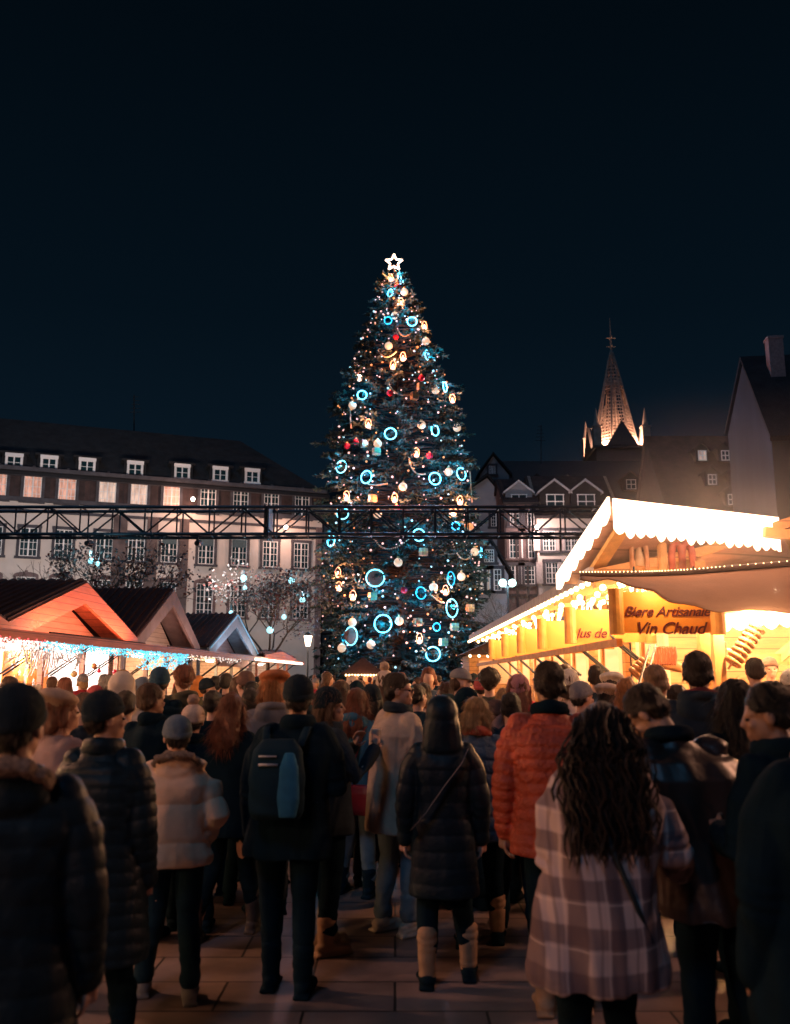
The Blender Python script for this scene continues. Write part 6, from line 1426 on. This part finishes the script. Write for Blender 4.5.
# --- second row: heads and shoulders between the front figures
mid = [
 ('person in wide tan beret behind the far left figure', 62, 5.3, 688, 40, 'f', dict(cc='pinkgrey', hat='beret', hc='beige', hair='bob', hrc='auburn', head=(20, 0))),
 ('grey haired person standing close to the white lit stall', 103, 11.5, 674, -20, 'm', dict(cc='charcoal', hair='short', hrc='grey')),
 ('person in cream hood, tallest near the white lit stall', 121, 7.4, 669, -12, 'm', dict(cc='cream', hood='up', hair='none')),
 ('person in pale blue grey hat right of the cream hood', 141, 8.6, 676, -30, 'f', dict(cc='slate', hat='beanie', hc='bluegrey', hair='bob', hrc='brown')),
 ('person in dark blue beanie under the cyan light curtain', 157, 8.4, 666, -10, 'm', dict(cc='black', hat='beanie', hc='blue', hair='short')),
 ('broad brown haired person in black directly left of the bobble hat', 152, 6.4, 683, 24, 'm', dict(cc='black', hair='short', hrc='brown', lod=0, bulk=1.3, head=(20, 0), hood='collar', skin=1)),
 ('person in ribbed cream bobble hat and black coat', 195, 6.6, 693, -6, 'f', dict(cc='black', hat='bobble', hc='cream', hair='short', lod=0, hood='collar')),
 ('reddish brown haired person left of the gingerbread lights', 182, 9.2, 667, -36, 'm', dict(cc='olive', hair='afro', hrc='auburn', hood='down', H=1.80)),
 ('small person with bright orange hood before the left stalls', 197, 13.5, 674, -10, 'f', dict(cc='orange', hood='up', hair='none')),
 ('person in dark green coat under the Crêpes sign, left of two', 215, 12.2, 676, 0, 'm', dict(cc='green', hair='short', hrc='black')),
 ('person in black under the Crêpes sign, right of two', 225, 11.6, 673, 12, 'm', dict(cc='black', hair='short', hrc='black')),
 ('person in grey brown cap turned to the left stalls', 244, 9.6, 670, -44, 'm', dict(cc='brown', hat='beanie', hc='brown', hair='short')),
 ('person facing the viewer beneath the end of the strip light', 250, 8.8, 681, 176, 'm', dict(cc='charcoal', hair='short', hrc='black', head=(0, 0))),
 ('person in chunky orange knitted beret with grey hood', 270, 7.0, 670, -12, 'f', dict(cc='grey', hat='beret', hc='orange', hair='bob', hrc='ginger', hood='down', bulk=1.3, lod=0)),
 ('dark haired person between the orange beret and the backpacker', 291, 10.5, 679, 0, 'm', dict(cc='black', hair='short', hrc='black')),
 ('person with light brown hair catching orange light, left of centre', 342, 9.2, 681, 62, 'f', dict(cc='pinkgrey', hair='long', hrc='brown', head=(10, 0))),
 ('person in dark coat with pale fur rimmed hood near the tree foot', 358, 10.5, 679, 10, 'f', dict(cc='black', hood='up', fur=True, hair='none')),
 ('person in black beret style hat just left of the camel coat', 372, 7.9, 683, 0, 'f', dict(cc='black', hat='beanie', hc='black', hair='bob', hrc='black', bulk=1.2)),
 ('person in cream bobble hat behind the camel coat', 386, 8.9, 664, 14, 'f', dict(cc='brown', hat='bobble', hc='cream', hair='long', hrc='brown', H=1.85)),
 ('person with yellow scarf just right of the camel coat', 424, 9.8, 683, -20, 'f', dict(cc='pinkgrey', hair='bob', hrc='dark', scarf='orange')),
 ('person in grey baseball cap and dark green jacket in profile', 459, 8.3, 668, 60, 'm', dict(cc='green', hat='cap', hc='grey', hair='short', hrc='brown', head=(24, 8), hood='down', skin=0)),
 ('dark curly haired person behind the fair haired one', 489, 9.6, 671, 10, 'm', dict(cc='olive', hair='afro', hrc='dark')),
 ('person with straight blond hair left of the orange red jacket', 506, 8.0, 688, 16, 'f', dict(cc='charcoal', hair='long', hrc='blond')),
 ('person in pinkish red hat and scarf left of the orange red jacket', 520, 7.3, 673, 24, 'f', dict(cc='pinkgrey', hat='beanie', hc='pink', hair='wavy', hrc='auburn', scarf='red')),
 ('person in cream wool hat just right of the orange red jacket', 569, 8.6, 668, 24, 'f', dict(cc='beige', hat='beanie', hc='white', hair='bob', hrc='brown')),
 ('person in flat grey beanie looking right beside the orange red jacket', 583, 7.6, 680, 52, 'm', dict(cc='black', hat='beanie', hc='grey', hair='short', head=(16, 0), lod=0)),
 ('dark haired person behind the white hats', 597, 9.4, 665, 20, 'm', dict(cc='charcoal', hair='short', hrc='dark')),
 ('person in fluffy white beret before the drinks stall', 610, 8.9, 672, 10, 'f', dict(cc='cream', hat='beret', hc='white', hair='bob', hrc='dark')),
 ('person in lower cream beret with fur collar before the drinks stall', 606, 7.7, 683, 30, 'f', dict(cc='cream', hat='beret', hc='cream', hair='bob', hrc='dark', fur=True, hood='down')),
 ('person with long ginger hair beside the curly haired one', 628, 7.2, 678, 20, 'f', dict(cc='sand', hair='wavy', hrc='ginger')),
 ('brown haired person at the counter below the Jus de sign', 566, 10.2, 664, 8, 'm', dict(cc='beige', hair='short', hrc='brown')),
 ('steam wrapped customer in dusty pink coat at the serving counter', 757, 9.0, 655, 4, 'm', dict(cc='pinkgrey', hair='short', hrc='dark', H=1.90)),
 ('vendor in maroon beanie behind the serving counter', 772, 12.0, 646, 190, 'm', dict(cc='charcoal', hat='beanie', hc='brown', hair='short', H=1.98, arms=('front', 'front'))),
 ('person in white knitted hat at the right edge by the counter', 792, 8.2, 668, -10, 'f', dict(cc='cream', hat='beanie', hc='white', hair='bob', hrc='brown')),
 ('person in blue black coat right of the wavy haired strider', 262, 8.2, 690, 0, 'f', dict(cc='navy', hair='bob', hrc='dark')),
 ('short person in red hat left of the tan puffer hood', 96, 9.0, 684, -20, 'f', dict(cc='charcoal', hat='beanie', hc='red', hair='short')),
 ('person in brown jacket and dark hair seen over the far left hat', 8, 8.0, 676, -30, 'm', dict(cc='brown', hair='short', hrc='brown')),

 ('person in long black coat between the striding one and the backpacker', 252, 7.3, 688, -6, 'm', dict(cc='black', coat='parka', hair='short', hrc='black')),
 ('person in black jacket walking between black parka and orange red jacket', 512, 6.6, 692, 8, 'm', dict(cc='navy', coat='parka', hair='short', hrc='black')),
 ('person in dark hooded coat right of the black parka', 462, 7.2, 686, -20, 'm', dict(cc='black', coat='parka', hood='up', hair='none')),
 ('person in black coat behind the two beanies on the left', 128, 6.9, 690, -6, 'm', dict(cc='black', coat='parka', hair='short', hrc='dark')),
 ('person in charcoal coat behind the long black haired one', 720, 6.4, 686, 6, 'm', dict(cc='charcoal', coat='parka', hair='short', hrc='black')),
 ('person in black coat behind the beige puffer jacket', 214, 7.6, 690, 10, 'm', dict(cc='black', coat='parka', hair='short', hrc='black')),
 ('broad person in black beside the dark bending one', 744, 5.6, 700, -20, 'm', dict(cc='black', coat='parka', hair='short', hrc='black')),
 ('person in brown coat behind the backpacker, turned to the left stalls', 276, 7.9, 688, -50, 'f', dict(cc='brown', coat='parka', hair='bob', hrc='brown')),
 ('person in navy coat behind the camel coat, turned right', 418, 8.6, 684, 50, 'm', dict(cc='navy', coat='parka', hair='short', hrc='dark')),
 ('person in dark green parka behind the black parka, facing left', 446, 9.0, 682, -70, 'f', dict(cc='green', coat='parka', hair='wavy', hrc='brown')),
 ('person in grey coat among the dark ones behind the far left beanies', 84, 7.0, 692, -60, 'm', dict(cc='charcoal', coat='parka', hair='short', hrc='brown')),
 ('person in black coat left of the orange red jacket, facing left', 494, 7.4, 698, -80, 'f', dict(cc='black', coat='parka', hat='beanie', hc='brown', hair='short')),
 ('person in dark coat right of the sandy haired one, facing the stall', 676, 7.0, 684, 30, 'm', dict(cc='navy', coat='parka', hair='short', hrc='dark')),
]
for lb, px, Y, top, fc, sx, kw in mid:
    kw = dict(kw); kw.setdefault('lod', 1); kw.setdefault('bulk', 1.18); kw.setdefault('legs', random.choice(['black', 'navy', 'charcoal'])); kw.setdefault('arms', random.choice([('pocket', 'pocket'), ('down', 'front'), ('front', 'front'), ('down', 'pocket')])); kw.setdefault('coat', 'jacket'); kw.setdefault('skin', 0)
    if kw['cc'] in ('black', 'charcoal', 'slate') and sx == 'm' and px % 2: kw['quilt'] = .09
    P(lb, px, Y, top, fc, sx, **kw)

# --- the distant crowd: a few kinds copied with their parts
rnd = random.Random(17)
kinds = []
spec = [('black', None, 'short', 'black', 'm', None), ('navy', 'beanie', 'short', 'dark', 'm', 'black'), ('charcoal', None, 'wavy', 'brown', 'f', None), ('brown', 'beanie', 'bob', 'dark', 'f', 'cream'), ('grey', None, 'short', 'brown', 'm', None), ('red', 'beanie', 'bob', 'blond', 'f', 'grey'),
        ('beige', None, 'long', 'blond', 'f', None), ('green', 'beanie', 'short', 'dark', 'm', 'red'), ('slate', None, 'bob', 'auburn', 'f', None), ('black', 'bobble', 'short', 'dark', 'f', 'white')]
desc = {'black': 'black', 'navy': 'navy', 'charcoal': 'charcoal', 'brown': 'brown', 'grey': 'grey', 'red': 'red', 'beige': 'beige', 'green': 'dark green', 'slate': 'slate blue'}
for i, (cc, hat, hair, hrc, sx, hc) in enumerate(spec):
    hd = f'{ {"short": "short", "wavy": "wavy", "bob": "bobbed", "long": "long"}[hair]} {hrc} hair' if not hat else f'a {hc} {"bobble hat" if hat == "bobble" else "beanie"}'
    lb = f'small distant person in {desc[cc]} coat with {hd}'
    r_, *_ = P(lb, -300, 20, 690, 0, sx, 'jacket', cc, 1.15, hat=hat, hc=hc or 'black', hair=hair, hrc=hrc, lod=2, arms=('pocket', 'front'), H=1.72, group=f'distant people in {desc[cc]} coats with {hd}'); kinds.append(r_)
used = [(0, 0)]
slots = []
tries = 0
while len(slots) < 96 and tries < 6000:
    tries += 1
    Yv = 10.5 + 32 * rnd.random() ** 1.3
    px = rnd.uniform(-10, 640) if Yv < 16 else rnd.uniform(150, 560)
    x = (px - 395) / 900 * Yv
    if x < Lp(Yv).x + 1.2 or x > XR - .1: continue
    if any((x - a) ** 2 + (Yv - b_) ** 2 < .62 ** 2 for a, b_ in slots): continue
    slots.append((x, Yv))
for i, (x, Yv) in enumerate(slots):
    k = kinds[i % len(kinds)]; c = k if i < len(kinds) else copy_tree(k)
    c.location = (x, Yv, 0); c.rotation_euler.z = rnd.choice([rnd.gauss(0, .5), rnd.uniform(-3.1, 3.1)]); h = rnd.uniform(.90, 1.07) * k.scale[2] if i >= len(kinds) else k.scale[2]; c.scale = (h, h, h)
bpy.data.scenes.remove(TSC)
for o in bpy.data.objects:
    if o.type == 'MESH' and o.parent is not None and o.name.split('.')[0] in ('bulbs', 'bulb_row', 'edge_lights', 'stars'): o['kind'] = 'stuff'
print('objects', len(bpy.data.objects))
